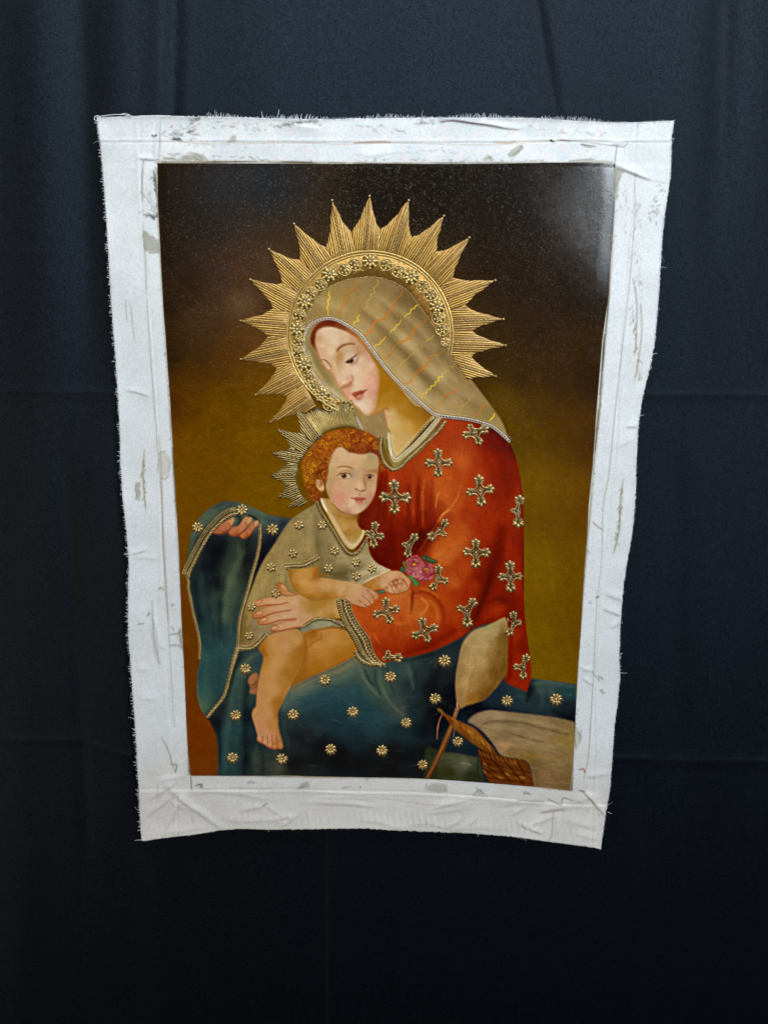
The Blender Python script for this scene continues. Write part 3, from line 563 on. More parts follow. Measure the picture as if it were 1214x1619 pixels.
    st(KJ('416,485 440,500 470,480'), 1.4, '#7c4424', .8, .6); st(KJ('428,512 450,520 470,512'), 1.4, '#7c4424', .8, .6); kb(KJ, '440,478', 2.4, 1.8, -30, '#c08c6e', .7)
    fill('child_leg', KJ('478,265! 520,192 560,172 640,150 730,140 768,180 785,250 780,330 760,400 722,450 690,500 660,560 630,620 606,670 605,730 612,790 630,850 638,895 620,907 600,900 585,907 565,900 545,895 520,878 490,865 472,850 474,820 458,760 440,700 445,660 465,630 470,560 480,480 496,400 512,320'),
        KJ.cols('600,200#b68550 560,280#b28042 650,250#b6895c 720,220#b68750 740,330#9c671e 600,350#b88954 540,420#b68550 580,520#b68756 520,600#b28150 640,480#aa7a40 680,430#9c691f 500,280#965c14 610,620#966220 550,680#b5875b 580,760#aa7740 '
                '480,700#b68558 500,800#b68162 560,840#b88564 610,860#a46c3c 760,260#96601a 500,380#a8762e 600,680#98641f'), soft=.8, s0=5)
    cl = 'child_leg'
    st(KJ('768,185 786,255 778,335 745,408 690,492'), 2.4, '#82520f', .75, 1.4); st(KJ('750,280 730,380 680,460 630,560 605,650'), 6, '#94601a', .45, 4, cl)
    st(KJ('560,220 600,300 570,420 560,540 530,640'), 10, '#c4955e', .4, 7, cl); st(KJ('640,170 700,190 740,240'), 7, '#c39560', .4, 5, cl); st(KJ('500,270 515,300 540,310'), 3, '#8a520f', .5, 2.4, cl)
    st(KJ('440,700 470,690 500,660'), 2, '#9a6a34', .4, 1.6, cl); st(KJ('600,690 606,760 622,840'), 2.6, '#8a5a20', .6, 1.8, cl); st(KJ('500,720 530,780 540,830'), 6, '#c49468', .4, 4, cl)
    for t in ('508,825 505,868', '538,815 542,880', '566,812 572,892', '594,815 603,890'): st(KJ(t), 1.5, '#8c4a22', .8, .6)
    st(KJ('474,848 500,868 522,880 545,896 566,902 585,908 602,902 622,908 638,894'), 1.5, '#7c3c1c', .85, .6)
    kb(KJ, '488,842 522,862 552,880', 2.4, 1.8, 20, '#c89274', .7, cl); kb(KJ, '582,886 620,872', 2.0, 2.4, 0, '#bc8058', .8, cl)
    st(KJ('575,878 582,870 592,880'), 1.0, '#8a4a28', .7, .5); st(KJ('610,868 620,858 630,868'), 1.0, '#8a4a28', .7, .5)

    # woman's hand laid on the child's side
    fill('woman_hand', KR('500,320 680,300 800,345 860,360 1000,357 1140,335! 1180,430 1215,590! 1060,590 930,610 800,660 742,698! 640,702 520,737 430,747 370,737 352,706 400,676 520,640! 400,652 300,667 230,662 208,630 240,600! 190,597 148,562 148,535 200,508 300,455! 210,447 172,415 198,380 280,350 400,333'),
        KR.cols('250,400#be875f 400,370#c0926b 550,360#be9069 650,420#be916f 330,470#bb865f 500,450#be906d 640,530#bc9477 400,600#bc8c6b 560,570#bc9071 500,690#be8d69 650,650#be8e6f 750,420#b08650 900,420#a37630 850,480#a4783a 1000,400#a27028 '
                '1050,480#ae864e 1150,500#b88f53 950,540#b08850 800,580#bb906a 1100,570#a27129 200,560#ac6e3f 230,640#b07347 380,715#b47850'), soft=.7, s0=4)
    fill('woman_thumb', KR('690,305 600,275 562,232 512,177 465,158 440,192 458,245 490,290 540,322'), KR.cols('480,200#a4663a 520,230#b07a4b 580,290#b58259 460,180#9c5c30'), soft=.6, s0=3)
    ol = '#8a4018'
    for t in ('168,418 212,446 300,432 450,425 572,398', '148,540 162,582 222,587 300,562 400,525 500,507 617,490', '212,622 232,662 330,657 450,620 560,605 662,594', '354,708 378,740 450,744 560,722 690,694 742,690'): st(KR(t), 1.9, ol, .85, .65)
    for t in ('165,402 200,376 280,348 400,332', '150,538 210,494 300,456 370,436', '208,622 262,588 320,568', '356,702 400,678 490,640 590,606'): st(KR(t), 1.2, '#96522a', .65, .65)
    st(KR('560,605 620,610 670,596'), 3, '#96481a', .6, 1.4); st(KR('600,395 660,400 690,430'), 4, '#cba488', .4, 3)
    for t in ('260,400 400,385 520,375', '320,480 450,470 560,460', '380,600 480,575 600,555', '480,690 580,670 680,650'): st(KR(t), 3.4, '#cda27c', .45, 2.2)
    for x, y, an in ((225, 393, -18), (232, 524, -18), (288, 604, -16), (412, 702, -12)):
        X, Y = 380 + x / 7.5875, 900 + y / 7.5875
        bl(X, Y, 6.0, 2.9, an, '#96522a', .85, None, True); bl(X - .2, Y + .1, 5.0, 2.1, an, '#cc9a78', .9, None, True)
    st(KR('440,195 458,165 510,175 560,230 600,272 690,300'), 1.5, '#8a4a20', .8, .7); st(KR('445,200 462,250 500,300 560,318 680,305'), 1.8, '#8c4a20', .75, .8); bl(380 + 522 / 7.5875, 900 + 215 / 7.5875, 5.5, 2.6, 42, '#c8946e', .8, None, True)
    st(KR('800,352 860,368 1000,362 1120,345'), 2.6, '#8c5a1c', .6, 1.8); st(KR('760,400 820,430 900,410 980,380'), 7, '#9c6c22', .4, 5, 'woman_hand')

    # neck, face, ear, hair
    fill('child_neck', KF('548,745! 600,830 640,925 690,1020 735,1105 790,1150 842,1110 884,1015! 842,965 830,905 838,850! 700,770'),
        KF.cols('620,820#ad8850 700,900#b0864c 760,900#a57838 740,980#b68d55 800,950#ac8248 780,1060#ac8648 790,1120#b99c76 840,1020#a47c3c 830,900#8a5d22 650,880#b48e58 700,850#9a6e34 770,1010#a27a34'), soft=.8, s0=5)
    st(KF('640,870 720,900 800,905 836,880'), 4, '#8a5e22', .5, 3, 'child_neck'); st(KF('735,1020 780,1040 830,1000'), 4, '#95692a', .5, 3, 'child_neck')
    fill('child_face', KP('400,330 470,285 540,275 600,325 680,342 780,348 880,342 940,365 975,420 982,520 966,600 956,690 946,780 912,880 862,970 800,1032 740,1072 670,1092 600,1087 530,1052 470,1002 420,952 380,880 350,800 340,700 345,580 370,450'),
        KP.cols('550,380#d0ad8a 650,420#cca983 780,400#c6a37a 880,450#b39868 900,400#a8926c 940,500#b4966c 450,450#c5a27b 420,600#b9986d 390,700#b6926a 560,500#cca67d 700,500#c6a27a 740,600#bc9974 660,600#b0967a 560,690#c6a380 480,750#cc9d7c '
                '520,870#cb8f78 600,850#cb9a80 450,850#c49274 500,940#c99179 560,1000#ca9f82 640,970#d0b094 700,1010#cdaa8e 780,980#c29e81 880,880#ba8a70 900,780#c3987c 860,720#c09a78 930,650#bc936e 760,720#c6a182 720,760#caa288 690,840#c8a487 '
                '650,720#c5a080 820,700#a67f56 600,1070#ad785a 850,960#af8268 380,850#b38b5e 960,560#9c7850'), soft=.8, s0=4)
    cl = 'child_face'
    st(KP('480,524 530,512 590,514 640,526 664,540'), 2.3, '#86561f', .75, .9); st(KP('828,572 878,562 926,568 956,590'), 1.6, '#8e602e', .7, .8)
    st(KP('500,592 548,568 602,564 656,592'), 1.7, '#a8683a', .75, .8); st(KP('828,592 868,580 920,590'), 1.4, '#a8683a', .65, .7)
    fill('child_eye', KP('490,632 530,604 590,597 632,614 650,636 602,656 540,662 508,652'), '#bfa990', soft=.4, reg=False)
    fill('child_eye', KP('824,632 860,612 900,616 922,640 890,664 845,660'), '#b8a086', soft=.4, reg=False)
    kb(KP, '560,624', 4.3, 4.2, 0, '#5e380f', 1, 'child_eye', True); kb(KP, '868,638', 3.7, 3.6, 0, '#5e380f', 1, 'child_eye', True)
    kb(KP, '562,636 870,648', 2.2, 1.2, 0, '#9a6426', .7); kb(KP, '560,622 868,637', 1.7, 1.7, 0, '#221006', .95, None, True); kb(KP, '550,612 862,628', .8, .7, 0, '#d8c8b0', .8, None, True)
    st(KP('482,626 505,606 545,594 592,590 632,606 656,636'), 1.6, '#5e3212', .9, .6); st(KP('820,626 850,608 890,610 924,638'), 1.4, '#5e3212', .85, .6)
    st(KP('498,650 545,668 605,662 650,642'), 1.1, '#a06c48', .7, .7); st(KP('838,664 880,684 922,668'), 1.1, '#a06c48', .7, .7)
    kb(KP, '660,590', 4, 6, 10, '#a08468', .3, cl); kb(KP, '800,560', 4, 4, 0, '#a8855c', .4, cl)
    st(KP('812,600 804,660 812,730 826,778'), 2.0, '#9c6a3a', .75, 1.2); kb(KP, '750,750', 4.4, 6, 0, '#d8b898', .6, cl); kb(KP, '735,690', 3, 9, 5, '#d0ac88', .5, cl)
    st(KP('695,780 728,796 765,808 802,804 822,782'), 1.8, '#96563a', .85, .7); kb(KP, '708,786', 1.4, 1.1, 0, '#7c4230', .7); kb(KP, '790,798', 2, 1.2, 0, '#7c4230', .6)
    st(KP('752,826 746,858'), 3.0, '#a07440', .55, 1.6)
    fill('child_lips', KP('642,886 690,886 722,877 752,884 784,880 824,900 795,915 785,945 735,957 700,944 690,915'), KP.cols('700,895#a85a44 760,892#a4523e 740,930#bd745e 780,930#b86e58 800,902#a45842 660,890#b0705c'), soft=.5, s0=2, reg=False)
    st(KP('645,886 700,905 750,912 800,906 824,900'), 1.4, '#7e3428', .9, .55); st(KP('700,966 745,972 790,958'), 1.8, '#b08060', .6, 1.0)
    kb(KP, '520,880', 9, 7, 0, '#cf7c6e', .25, cl); kb(KP, '900,850', 4, 7, 0, '#bd7c66', .35, cl); kb(KP, '670,930', 4, 4, 0, '#d8b8a0', .5, cl)
    st(KP('420,955 475,1010 555,1066 640,1092 720,1084 800,1038 868,970 930,862'), 1.7, '#8e5838', .7, .9); kb(KP, '700,1040', 9, 3.5, -8, '#d0a88c', .5, cl)
    st(KP('978,430 985,520 968,600 958,690 946,780'), 1.8, '#7c4a2c', .6, 1.0)
    H = KP('60,560 55,480 90,400 130,330 180,260 250,190 330,130 420,90 520,72 620,62 720,72 800,90 880,120 950,170 980,240 990,330 1010,400 1032,470 1042,540 1010,582! 985,540 985,420 948,362 880,338 780,362 700,347 620,338 575,295 510,275 440,325 405,400 375,480 362,600 347,700 322,740! '
            '300,690 240,680 212,720 235,780 295,822! 306,880 262,932 200,937 150,880 110,790 75,680')
    fill('child_hair', H, KP.cols('400,200#8c4d10 300,300#874813 500,150#8c4e10 600,150#843e10 700,180#762f14 780,220#844811 850,170#844211 900,280#6f2610 650,280#753811 550,230#864813 200,400#7f4210 300,500#783b11 120,520#885910 200,500#935f10 '
        '150,650#865211 260,600#5c2b10 180,800#6a3310 230,870#6e3310 120,750#77410f 320,640#763e12 1000,480#753711 950,330#6a2610'), soft=1.2, s0=5)
    cl = 'child_hair'
    for i in range(520):
        x = 470 + rng.uniform(40, 1050) / 7.5875; y = 670 + rng.uniform(60, 940) / 7.5875
        r = rng.uniform(1.6, 4.2); a0 = rng.uniform(0, 6.28); da = rng.uniform(1.5, 3.4)
        pts = [(x + r * math.cos(a0 + da * k / 3), y + r * .8 * math.sin(a0 + da * k / 3)) for k in range(4)]
        c = ('#c47c10', '#5a230b', '#a8600f', '#4c1c0a', '#8e2f18', '#b06a12')[rng.randint(6)]
        st(pts, rng.uniform(.9, 2.2), c, .42, .8, cl, True, 3)
    for x, y in ((350, 240), (210, 500), (170, 530), (110, 640), (880, 180), (790, 220), (480, 100), (130, 680), (960, 290), (1015, 525), (350, 290)): bl(470 + x / 7.5875, 670 + y / 7.5875, 3.2, 2.2, rng.uniform(-60, 60), '#bd8410', .55, cl)
    for x, y in ((760, 300), (840, 300), (650, 180), (240, 610), (300, 560), (700, 250), (900, 230)): bl(470 + x / 7.5875, 670 + y / 7.5875, 4.5, 3, rng.uniform(-40, 40), '#5a1c0e', .5, cl)
    st(KP('640,330 720,348 800,352 880,336 950,360'), 2.4, '#6a2a14', .55, 1.4); st(KP('405,410 372,500 362,620 348,700'), 2.2, '#8a5020', .5, 1.4)
    fill('child_ear', KP('214,690 250,670 300,678 322,740 318,800 282,808 240,772'), KP.cols('230,720#b4805a 260,690#cda078 300,760#cda27c 290,720#a0683c'), soft=.6, s0=2)
    st(KP('245,700 275,690 292,720 270,760'), 1.6, '#8a5028', .8, .7); st(KP('238,715 246,760 282,790'), 1.4, '#d8b08c', .7, .7); st(KP('216,695 240,772 284,808 318,802'), 1.1, '#9a5c34', .7, .6)
    for i in range(110):
        x = 470 + rng.uniform(60, 1030) / 7.5875; y = 670 + rng.uniform(70, 900) / 7.5875
        r = rng.uniform(3.2, 6.5); a0 = rng.uniform(0, 6.28); da = rng.uniform(2.4, 4.6) * (1 if rng.rand() < .5 else -1)
        arc = lambda o: [(x + (r + o) * math.cos(a0 + da * k / 5) * (1 - .08 * k), y + (r + o) * .85 * math.sin(a0 + da * k / 5) * (1 - .08 * k)) for k in range(6)]
        st(arc(1.5), 1.9, '#4a1a08', .5, .7, cl, True, 3); st(arc(0), 1.8, ('#b87414', '#a05c10', '#c48a20', '#963c18')[rng.randint(4)], .6, .6, cl, True, 3)
    # white collars
    st(KF('508,776 540,860 588,938 648,1028 698,1112 744,1176 786,1200 832,1186 874,1134 914,1062'), 8, '#6a5c38', .9, 1.2)
    w = '#cfc0ac'
    st(KF('545,755 570,815 615,895 655,965 700,1042 745,1112 790,1145 835,1112 876,1050 886,1008'), 4.5, '#bfa98c', .75, 1.0)
    st(KF('548,752 560,790 590,850'), 3.0, '#cbbcb0', .9, .8)
    for t, k in (('552,760 580,820 622,895 665,968 708,1040 750,1104 792,1130 830,1098 868,1040 874,1005', 30),):
        P = spline(KF(t), False, 14)
        Ls = np.r_[0, np.cumsum(np.hypot(*np.diff(P, axis=0).T))]
        for j in range(k):
            q = np.interp((j + .5) / k * Ls[-1], Ls, P[:, 0]), np.interp((j + .5) / k * Ls[-1], Ls, P[:, 1])
            an = np.linspace(0, 6.28, 8); st([(q[0] + 1.5 + 1.6 * math.cos(v), q[1] - .6 + 1.6 * math.sin(v)) for v in an], .9, '#d6c6b2', .75, .5, None, False, 3)

def paint_woman_collar():
    st(KG('196,176 192,250 205,330 250,385 310,368 420,280 510,185 580,100'), 9, '#7a7050', .9, 1.2)
    st(KG('224,178 226,250 240,320 262,356 300,335 400,250 480,165 548,82'), 7.5, '#978a70', .85, 1.2)
    for t, c, w_, a in (('228,180 232,260 246,320 266,346 300,322 390,240 470,155 530,82', '#c8bab0', 1.6, .8), ('215,182 217,255 236,330 262,364 310,340 410,255 500,160 556,84', '#bcae9c', 1.4, .7), ('222,180 224,250 240,324', '#cbbfb2', 1.5, .7), ('262,352 310,330 410,240 490,155 540,86', '#bcb09c', 1.4, .7)):
        st(KG(t), w_, c, a, .6, None, False)
    P = spline(KG('240,195 243,260 258,310 272,330 300,310 380,230 450,150 510,85'), False, 14)
    Ls = np.r_[0, np.cumsum(np.hypot(*np.diff(P, axis=0).T))]
    for j in range(22):
        q = np.interp((j + .5) / 22 * Ls[-1], Ls, P[:, 0]), np.interp((j + .5) / 22 * Ls[-1], Ls, P[:, 1])
        sgn = 1 if q[0] < 626 else -1
        an = np.linspace(0, 6.28, 8); st([(q[0] + sgn * 1.2 + 2.0 * math.cos(v), q[1] - 2 + 2.0 * math.sin(v)) for v in an], .9, '#d8c8b8', .7, .5, None, False, 3)

def paint_raised_fingers():
    def f(t, cols): fill('woman_raised_fingers', KQ(t), KQ.cols(cols), soft=.6, s0=3)
    st(KQ('600,240 660,280 690,330 660,380'), 6, '#0a1516', .7, 3); st(KQ('780,262 850,285 905,330'), 4.5, '#0c1512', .85, 1.6); st(KQ('795,252 860,272 910,320'), 1.3, '#4a5648', .6, .8)
    f('350,470 400,408 480,355 560,305 606,292 612,330 582,390 540,450 480,482 420,492 370,482', '400,450#9c5740 480,420#ae684a 560,370#b07050 590,320#a8744e 500,470#7c3f28')
    f('668,492 740,450 820,350 862,335 902,345 892,382 842,440 792,512 730,542 690,532', '720,500#b06a40 800,450#aa6444 870,370#a87450 760,520#88481f')
    f('533,450 570,408 660,388 720,308 762,283 820,300 822,340 782,382 740,430 690,482 622,516 560,502', '600,450#b06a48 700,410#b07050 780,320#b08058 620,500#8a4a22 560,440#a4603f')
    for t in ('350,470 420,490 490,480 545,450 600,370', '535,455 565,505 625,516 690,482 745,428 820,345', '672,500 695,535 735,542 795,510 850,430 895,380'): st(KQ(t), 1.6, '#5a2414', .8, .8)
    for x, y, an in ((580, 338, -58), (790, 325, -55), (872, 362, -58)):
        bl(290 + x / 7.5875, 780 + y / 7.5875, 5.2, 2.4, an, '#b48e66', .9, None, True)
    for t in ('540,360 560,385 550,400', '745,345 762,380 770,392', '838,365 850,395'): st(KQ(t), 1.2, '#6a3018', .7, .6)

def paint_posy():
    K = KI
    fill('painted_roses', K('808,395 815,345 850,310 890,292 925,305 950,345 985,352 1025,368 1045,410 1040,455 1010,490 965,502 925,492 880,470 835,450 812,425'),
         K.cols('870,350#9c3c44 920,400#a44450 985,430#a23040 900,440#a8626a 830,420#a05058 1010,390#a43848 960,480#983444'), soft=.8, s0=4)
    cl = 'painted_roses'
    for i in range(230):
        cx, cy, R = ((880, 370, 75), (985, 425, 65), (910, 440, 55))[rng.randint(3)]
        a0 = rng.uniform(0, 6.28); r = R * math.sqrt(rng.rand()); x, y = cx + r * math.cos(a0), cy + r * math.sin(a0)
        d = rng.uniform(8, 18); pts = K('%f,%f %f,%f %f,%f' % (x + d * math.cos(a0 + 1.3), y + d * math.sin(a0 + 1.3), x + 4 * math.cos(a0), y + 4 * math.sin(a0), x + d * math.cos(a0 - 1.3), y + d * math.sin(a0 - 1.3)))
        st(pts, rng.uniform(.9, 2.0), ('#c87884', '#74182a', '#b85464', '#d090a0', '#8c2438')[rng.randint(5)], .55, .6, cl, True, 4)
    for cx, cy in ((882, 358), (984, 412)):
        bl(480 + cx / 5.058, 820 + cy / 5.058, 4.5, 4, 0, '#6a1222', .7)
        for j in range(8): bl(480 + (cx + rng.uniform(-15, 15)) / 5.058, 820 + (cy + rng.uniform(-15, 15)) / 5.058, .9, .9, 0, '#d09a24', .9, None, True)
    bl(480 + 932 / 5.058, 820 + 425 / 5.058, 2.4, 3, 0, '#d8a0a0', .7)
    for t, c in (('942,312 975,290 1005,308 1070,343 1030,362 985,345', '#414c2a'), ('782,385 772,415 800,428 808,400', '#33603a'), ('790,348 812,342 826,372 828,405 805,392', '#6a6026'), ('828,456 862,462 890,482 922,515 902,542 872,520 868,492', '#3f7c38'), ('588,580 640,572 650,590 612,602', '#4c6c4a')):
        fill('painted_leaves', K(t), c, soft=.6)
    for t, c in (('950,315 1000,325 1060,342', '#6a7448'), ('835,460 880,495 905,535', '#64a058'), ('975,295 985,335', '#2c3620'), ('798,350 815,390', '#8c5a20'), ('600,586 645,578', '#7c9478'), ('856,470 880,462', '#5c9450')): st(K(t), 1.5, c, .8, .6)
    st(K('596,575 650,592'), 1.0, '#2e5038', .8, .5); st(K('605,612 640,600'), 2, '#a44834', .7, .8)

def paint_border():
    """primed white cotton: tone, seams, drips and scuffs"""
    h, w = NY, NX
    n1 = vnoise((h, w), 90 * SS, 3); n2 = vnoise((h, w), 26 * SS, 4); n3 = vnoise((h, w), 7 * SS, 5)
    base = hexc('#e8e9e9')[None, None] + (n1 * .012 + n2 * .014 + n3 * .008)[..., None] * np.array([1, 1, 1.1], np.float32)
    X, Y = grid((0, NX, 0, NY))
    warm = np.clip((Y - 1150) / 120, 0, 1)[..., None]  # warm tint low on the margin paints in the warm light there
    base = base * (1 - warm) + (base * np.array([.985, .955, .925], np.float32)) * warm
    top = (np.clip((262 - Y) / 10, 0, 1) * np.clip((X - 252) / 10, 0, 1) * np.clip((975 - X) / 30, 0, 1))[..., None]
    tint = np.stack([n3 * .022 + n2 * .012, n2 * .01 - n3 * .006, -n3 * .014], -1)
    base = base + tint * top
    return np.clip(base, 0, 1)

def paint_border_marks():
    m = lambda t, w, c, a=.6, so=.6, tp=True: st(ABS(t), w, c, min(1, a * 1.2), so, None, tp)
    ox = '#5c5048'; tan = '#8a7658'; ol = '#8f8c76'
    # seams where the cloth was folded over the stretcher
    m('254,188 253,225 252,253', 1.3, '#8a8680', .75); m('228,253 240,254 252,252', 1.4, '#7a7066', .7); m('227,254 225,290 226,320', 1.6, '#5e5850', .6)
    m('226,350 230,420 233,470 238,560 246,660 254,770 262,900 268,1010 276,1150', 1.5, '#9a8c7c', .5); m('252,690 255,740 257,800 258,860 263,940 267,985', 1.6, '#97785a', .6)
    m('226,355 231,420 232,465', 2.4, '#b0a090', .5, 1.2)
    m('975,230 972,250 971,262', 1.5, '#8a8272', .7); m('968,230 985,232 992,226', 1.4, '#7a7264', .7); m('975,262 1000,274 1028,285', 1.6, '#756a5c', .8); m('1028,285 1055,290', 1.0, '#9a9288', .6)
    m('1002,275 1003,330 999,400 990,490 982,560 972,650 962,750 953,800 951,880 943,950', 1.3, '#a08e78', .6); m('943,950 938,1060 934,1130 929,1200 922,1232', 1.4, '#9a7e62', .55)
    m('1000,440 1006,480 1005,540 1003,560', 1.4, '#7c746a', .7)
    m('256,213 300,226 400,227 470,226 540,228 620,226 700,228 775,229 870,223', 1.2, '#b09478', .6); m('560,226 600,224 618,225', 2.6, '#a07868', .6, 1); m('780,225 800,226 815,224', 2.5, '#b89c78', .6, 1)
    m('880,222 920,224 965,230 975,231', 1.2, '#857a68', .6)
    m('302,1228 303,1248', 1.4, '#4c443c', .8); m('300,1250 360,1246 460,1250 600,1262 700,1274 800,1270 870,1276', 1.1, '#b4a898', .45)
    m('818,1265 860,1268', 1.6, '#8a7860', .7); m('865,1262 885,1272 890,1262 905,1266', 1.6, '#7c6c58', .7); m('855,1285 890,1280', 3, '#9a8a7c', .45, 1.6); m('874,1285 872,1320 866,1330', 1.2, '#8a7c70', .6)
    m('920,1252 934,1265 948,1290', 1.0, '#8c8278', .6); m('915,1250 925,1252', 2, '#7a6a50', .8); m('295,1150 258,1216 252,1210', 1.0, '#c0b8b0', .3)
    # scuffed charcoal and umber
    def scuff(x0, y0, x1, y1, n, sp, c, w=1.2, a=.5, L=7):
        for i in range(n):
            t = rng.rand(); x = x0 + (x1 - x0) * t + rng.normal() * sp; y = y0 + (y1 - y0) * t + rng.normal() * sp * .6
            an = math.atan2(y1 - y0, x1 - x0) + rng.uniform(-.7, .7); l = rng.uniform(2, L)
            st([(x, y), (x + l * math.cos(an), y + l * math.sin(an))], rng.uniform(.6, w * 1.15), c, min(1, 1.35 * a * rng.uniform(.4, 1)), .55, None, True, 3)
    scuff(258, 215, 310, 205, 36, 7, '#4a4440', 1.6, .6, 9); scuff(296, 192, 316, 188, 22, 5, '#5e4a3e', 1.8, .6, 8); scuff(270, 220, 290, 221, 12, 2, '#3a3430', 2.2, .8, 9); scuff(300, 230, 420, 225, 14, 6, '#8a8a88', 1.2, .4)
    scuff(425, 200, 505, 190, 60, 4, '#50504e', 1.3, .6, 6); scuff(300, 228, 330, 226, 8, 4, '#7c7068', 1.2, .5); m('440,200 470,194 500,191', 1.2, '#80786c', .6)
    m('695,194 715,191 740,194 780,199 795,203', 1.7, '#5c5246', .8); m('795,203 820,206', 1.2, '#8a8070', .6); m('655,196 675,195', 2, '#8a8a88', .4, 1.2); scuff(655, 194, 700, 193, 20, 2, '#6a645c', 1.2, .5)
    m('918,228 942,232', 1.1, '#4c443c', .85); m('918,229 935,234', .9, '#5a5048', .8); m('885,221 900,223', 1.6, '#6a6258', .7)
    scuff(244, 275, 246, 300, 18, 2, '#2c2826', 1.6, .6, 8); scuff(228, 335, 248, 345, 30, 5, '#4a4644', 2.2, .6, 10); scuff(230, 300, 246, 335, 24, 5, '#8c8884', 2, .4, 9); m('243,270 246,285 248,310', 2.2, '#2e2a28', .65, 1)
    scuff(999, 475, 1010, 600, 60, 2.2, '#8a7a60', 1.5, .6, 7); m('1012,480 1014,520 1010,560 1003,600', 2.0, '#97876c', .55, 1); m('984,760 980,800 978,840 969,875', 1.9, '#8c7c58', .7, .9); scuff(984, 770, 972, 868, 46, 1.6, '#7c6c4a', 1.3, .6, 6)
    scuff(1048, 290, 1028, 350, 34, 4, '#5c544c', 1.4, .6, 6); scuff(1010, 320, 1005, 360, 16, 3, '#7c746c', 1.2, .5)
    m('229,710 227,740 228,775 231,805', 1.7, '#9a8664', .75); scuff(228, 720, 229, 800, 34, 1.6, '#8c7850', 1.3, .6, 6); m('199,475 201,510', 1.2, '#8a7e74', .5); m('206,478 209,505 213,540', 1.3, '#8a7e74', .5)
    m('241,950 243,1000 248,1030 252,1050', 1.8, '#8c8680', .6, 1.0); m('238,990 243,1020 246,1040', 1.2, '#9c8c70', .5); m('250,1020 262,1028', 1.2, '#9c948c', .5); scuff(234, 965, 236, 972, 5, 1.4, '#5c5854', 1.4, .7); m('218,987 228,986', 1.4, '#5a5654', .7)
    m('256,1166 268,1190 272,1206 278,1222', 1.6, '#8c7c64', .7); m('270,1208 280,1210 277,1222', 1.6, '#7c6448', .7)
    m('936,825 944,832 952,838', 1.4, '#9c6850', .8); m('942,945 946,943', 2.4, '#5c5244', .8); m('933,952 933,954', 2.6, '#c08c98', .7); m('914,1217 922,1216 924,1222', 1.9, '#b05a3c', .85)
    scuff(938, 1062, 952, 1075, 12, 3, '#6a645e', 1.3, .6); scuff(948, 1092, 952, 1094, 5, 1.5, '#4a4644', 1.4, .7); m('915,1055 930,1062', 1.1, '#a8a098', .5); m('272,956 274,957', 3.2, '#8c8880', .7, 1.4)
    scuff(310, 1240, 316, 1242, 8, 2, '#2c2a28', 1.6, .8, 6); scuff(394, 1237, 402, 1237, 6, 1.5, '#5c6470', 1.4, .6); m('415,1275 423,1270', 1.6, '#6c6a68', .7); m('569,1244 570,1245', 1.6, '#55504c', .8)
    scuff(560, 198, 640, 206, 22, 4, '#8a7460', 1.4, .5, 9); scuff(830, 205, 960, 212, 30, 6, '#8c8276', 1.3, .4, 8); scuff(340, 195, 420, 205, 24, 5, '#6c625a', 1.3, .5, 8); scuff(985, 300, 1000, 420, 30, 5, '#8a7c6c', 1.3, .45, 9)
    scuff(1000, 400, 1016, 470, 18, 5, '#6c6056', 1.2, .45, 8); scuff(262, 245, 420, 252, 30, 2.4, '#6e6048', 1.5, .5, 9); scuff(560, 252, 860, 254, 46, 2, '#7a6a50', 1.4, .5, 10); scuff(640, 235, 720, 240, 20, 4, '#7c8478', 1.2, .45, 7)
    # dull olive size patches
    def patch(t, c=ol, a=.8):
        P = spline(ABS(t), True, 8); P = P + rng.normal(0, 1.0, P.shape)
        fill('olive_patch', P, c, soft=.5, reg=False, a=a * .75)
        for i in range(7):
            k = rng.randint(len(P)); st([tuple(P[k] + rng.normal(0, 2, 2)), tuple(P[(k + 9) % len(P)] + rng.normal(0, 2, 2))], rng.uniform(.8, 2), ('#e4e4e2', '#7c7a68')[rng.randint(2)], .45, .6)
    patch('228,365 238,372 248,380 251,392 250,401 238,400 229,392 226,378'); patch('283,253 290,246 305,243 320,245 328,254'); patch('256,252 262,249 275,249 282,254', a=.6); patch('365,218 372,214 372,222 362,226', a=.6)
    patch('970,264 980,266 985,272 978,290 976,312 970,318', a=.75); patch('900,254 930,251 965,257 968,260 900,261', '#97947c', .6); patch('805,240 822,229 826,232 815,246 803,247', a=.75); patch('763,253 772,245 778,252', a=.6)
    patch('215,765 222,764 222,790 215,790', a=.75); m('222,755 226,745', 2, ol, .6); patch('251,718 262,714 269,725 268,745 258,755 253,740', '#c4bca8', .6); m('254,756 262,757 268,750', 1.4, '#a09478', .7)
    patch('286,993 290,996 290,1025 288,1030 284,1018 284,1000', a=.7); m('268,1003 280,1002 287,998', 2.2, ol, .7); m('268,1021 280,1020 288,1024', 2.2, ol, .7); m('272,990 276,998', 2, '#8c8a80', .6)
    patch('906,1150 914,1155 918,1170 908,1185', '#c8bca4', .75); patch('475,1242 485,1235 488,1244 470,1246', a=.6); patch('676,1240 690,1238 706,1242 705,1252 690,1252 676,1250', a=.55); patch('745,1256 758,1248 764,1256', a=.6); patch('826,1255 832,1250 838,1256', a=.5); m('540,1246 556,1243', 2, ol, .4)
    patch('254,930 262,928 262,934 254,934', '#d0ccc4', .2)
    # discoloured line of size round the picture
    ed = ABS('247,257! 400,256 600,259 800,258 971,260! 966,400 950,600 928,850 910,1080 903,1249! 800,1238 700,1230 520,1228 300,1224! 295,1090 285,900 270,650 256,430')
    st(spline(ed, True, 12), 4.2, '#9c8c6e', .55, 1.6, None, False)
    P = spline(ed, True, 30)
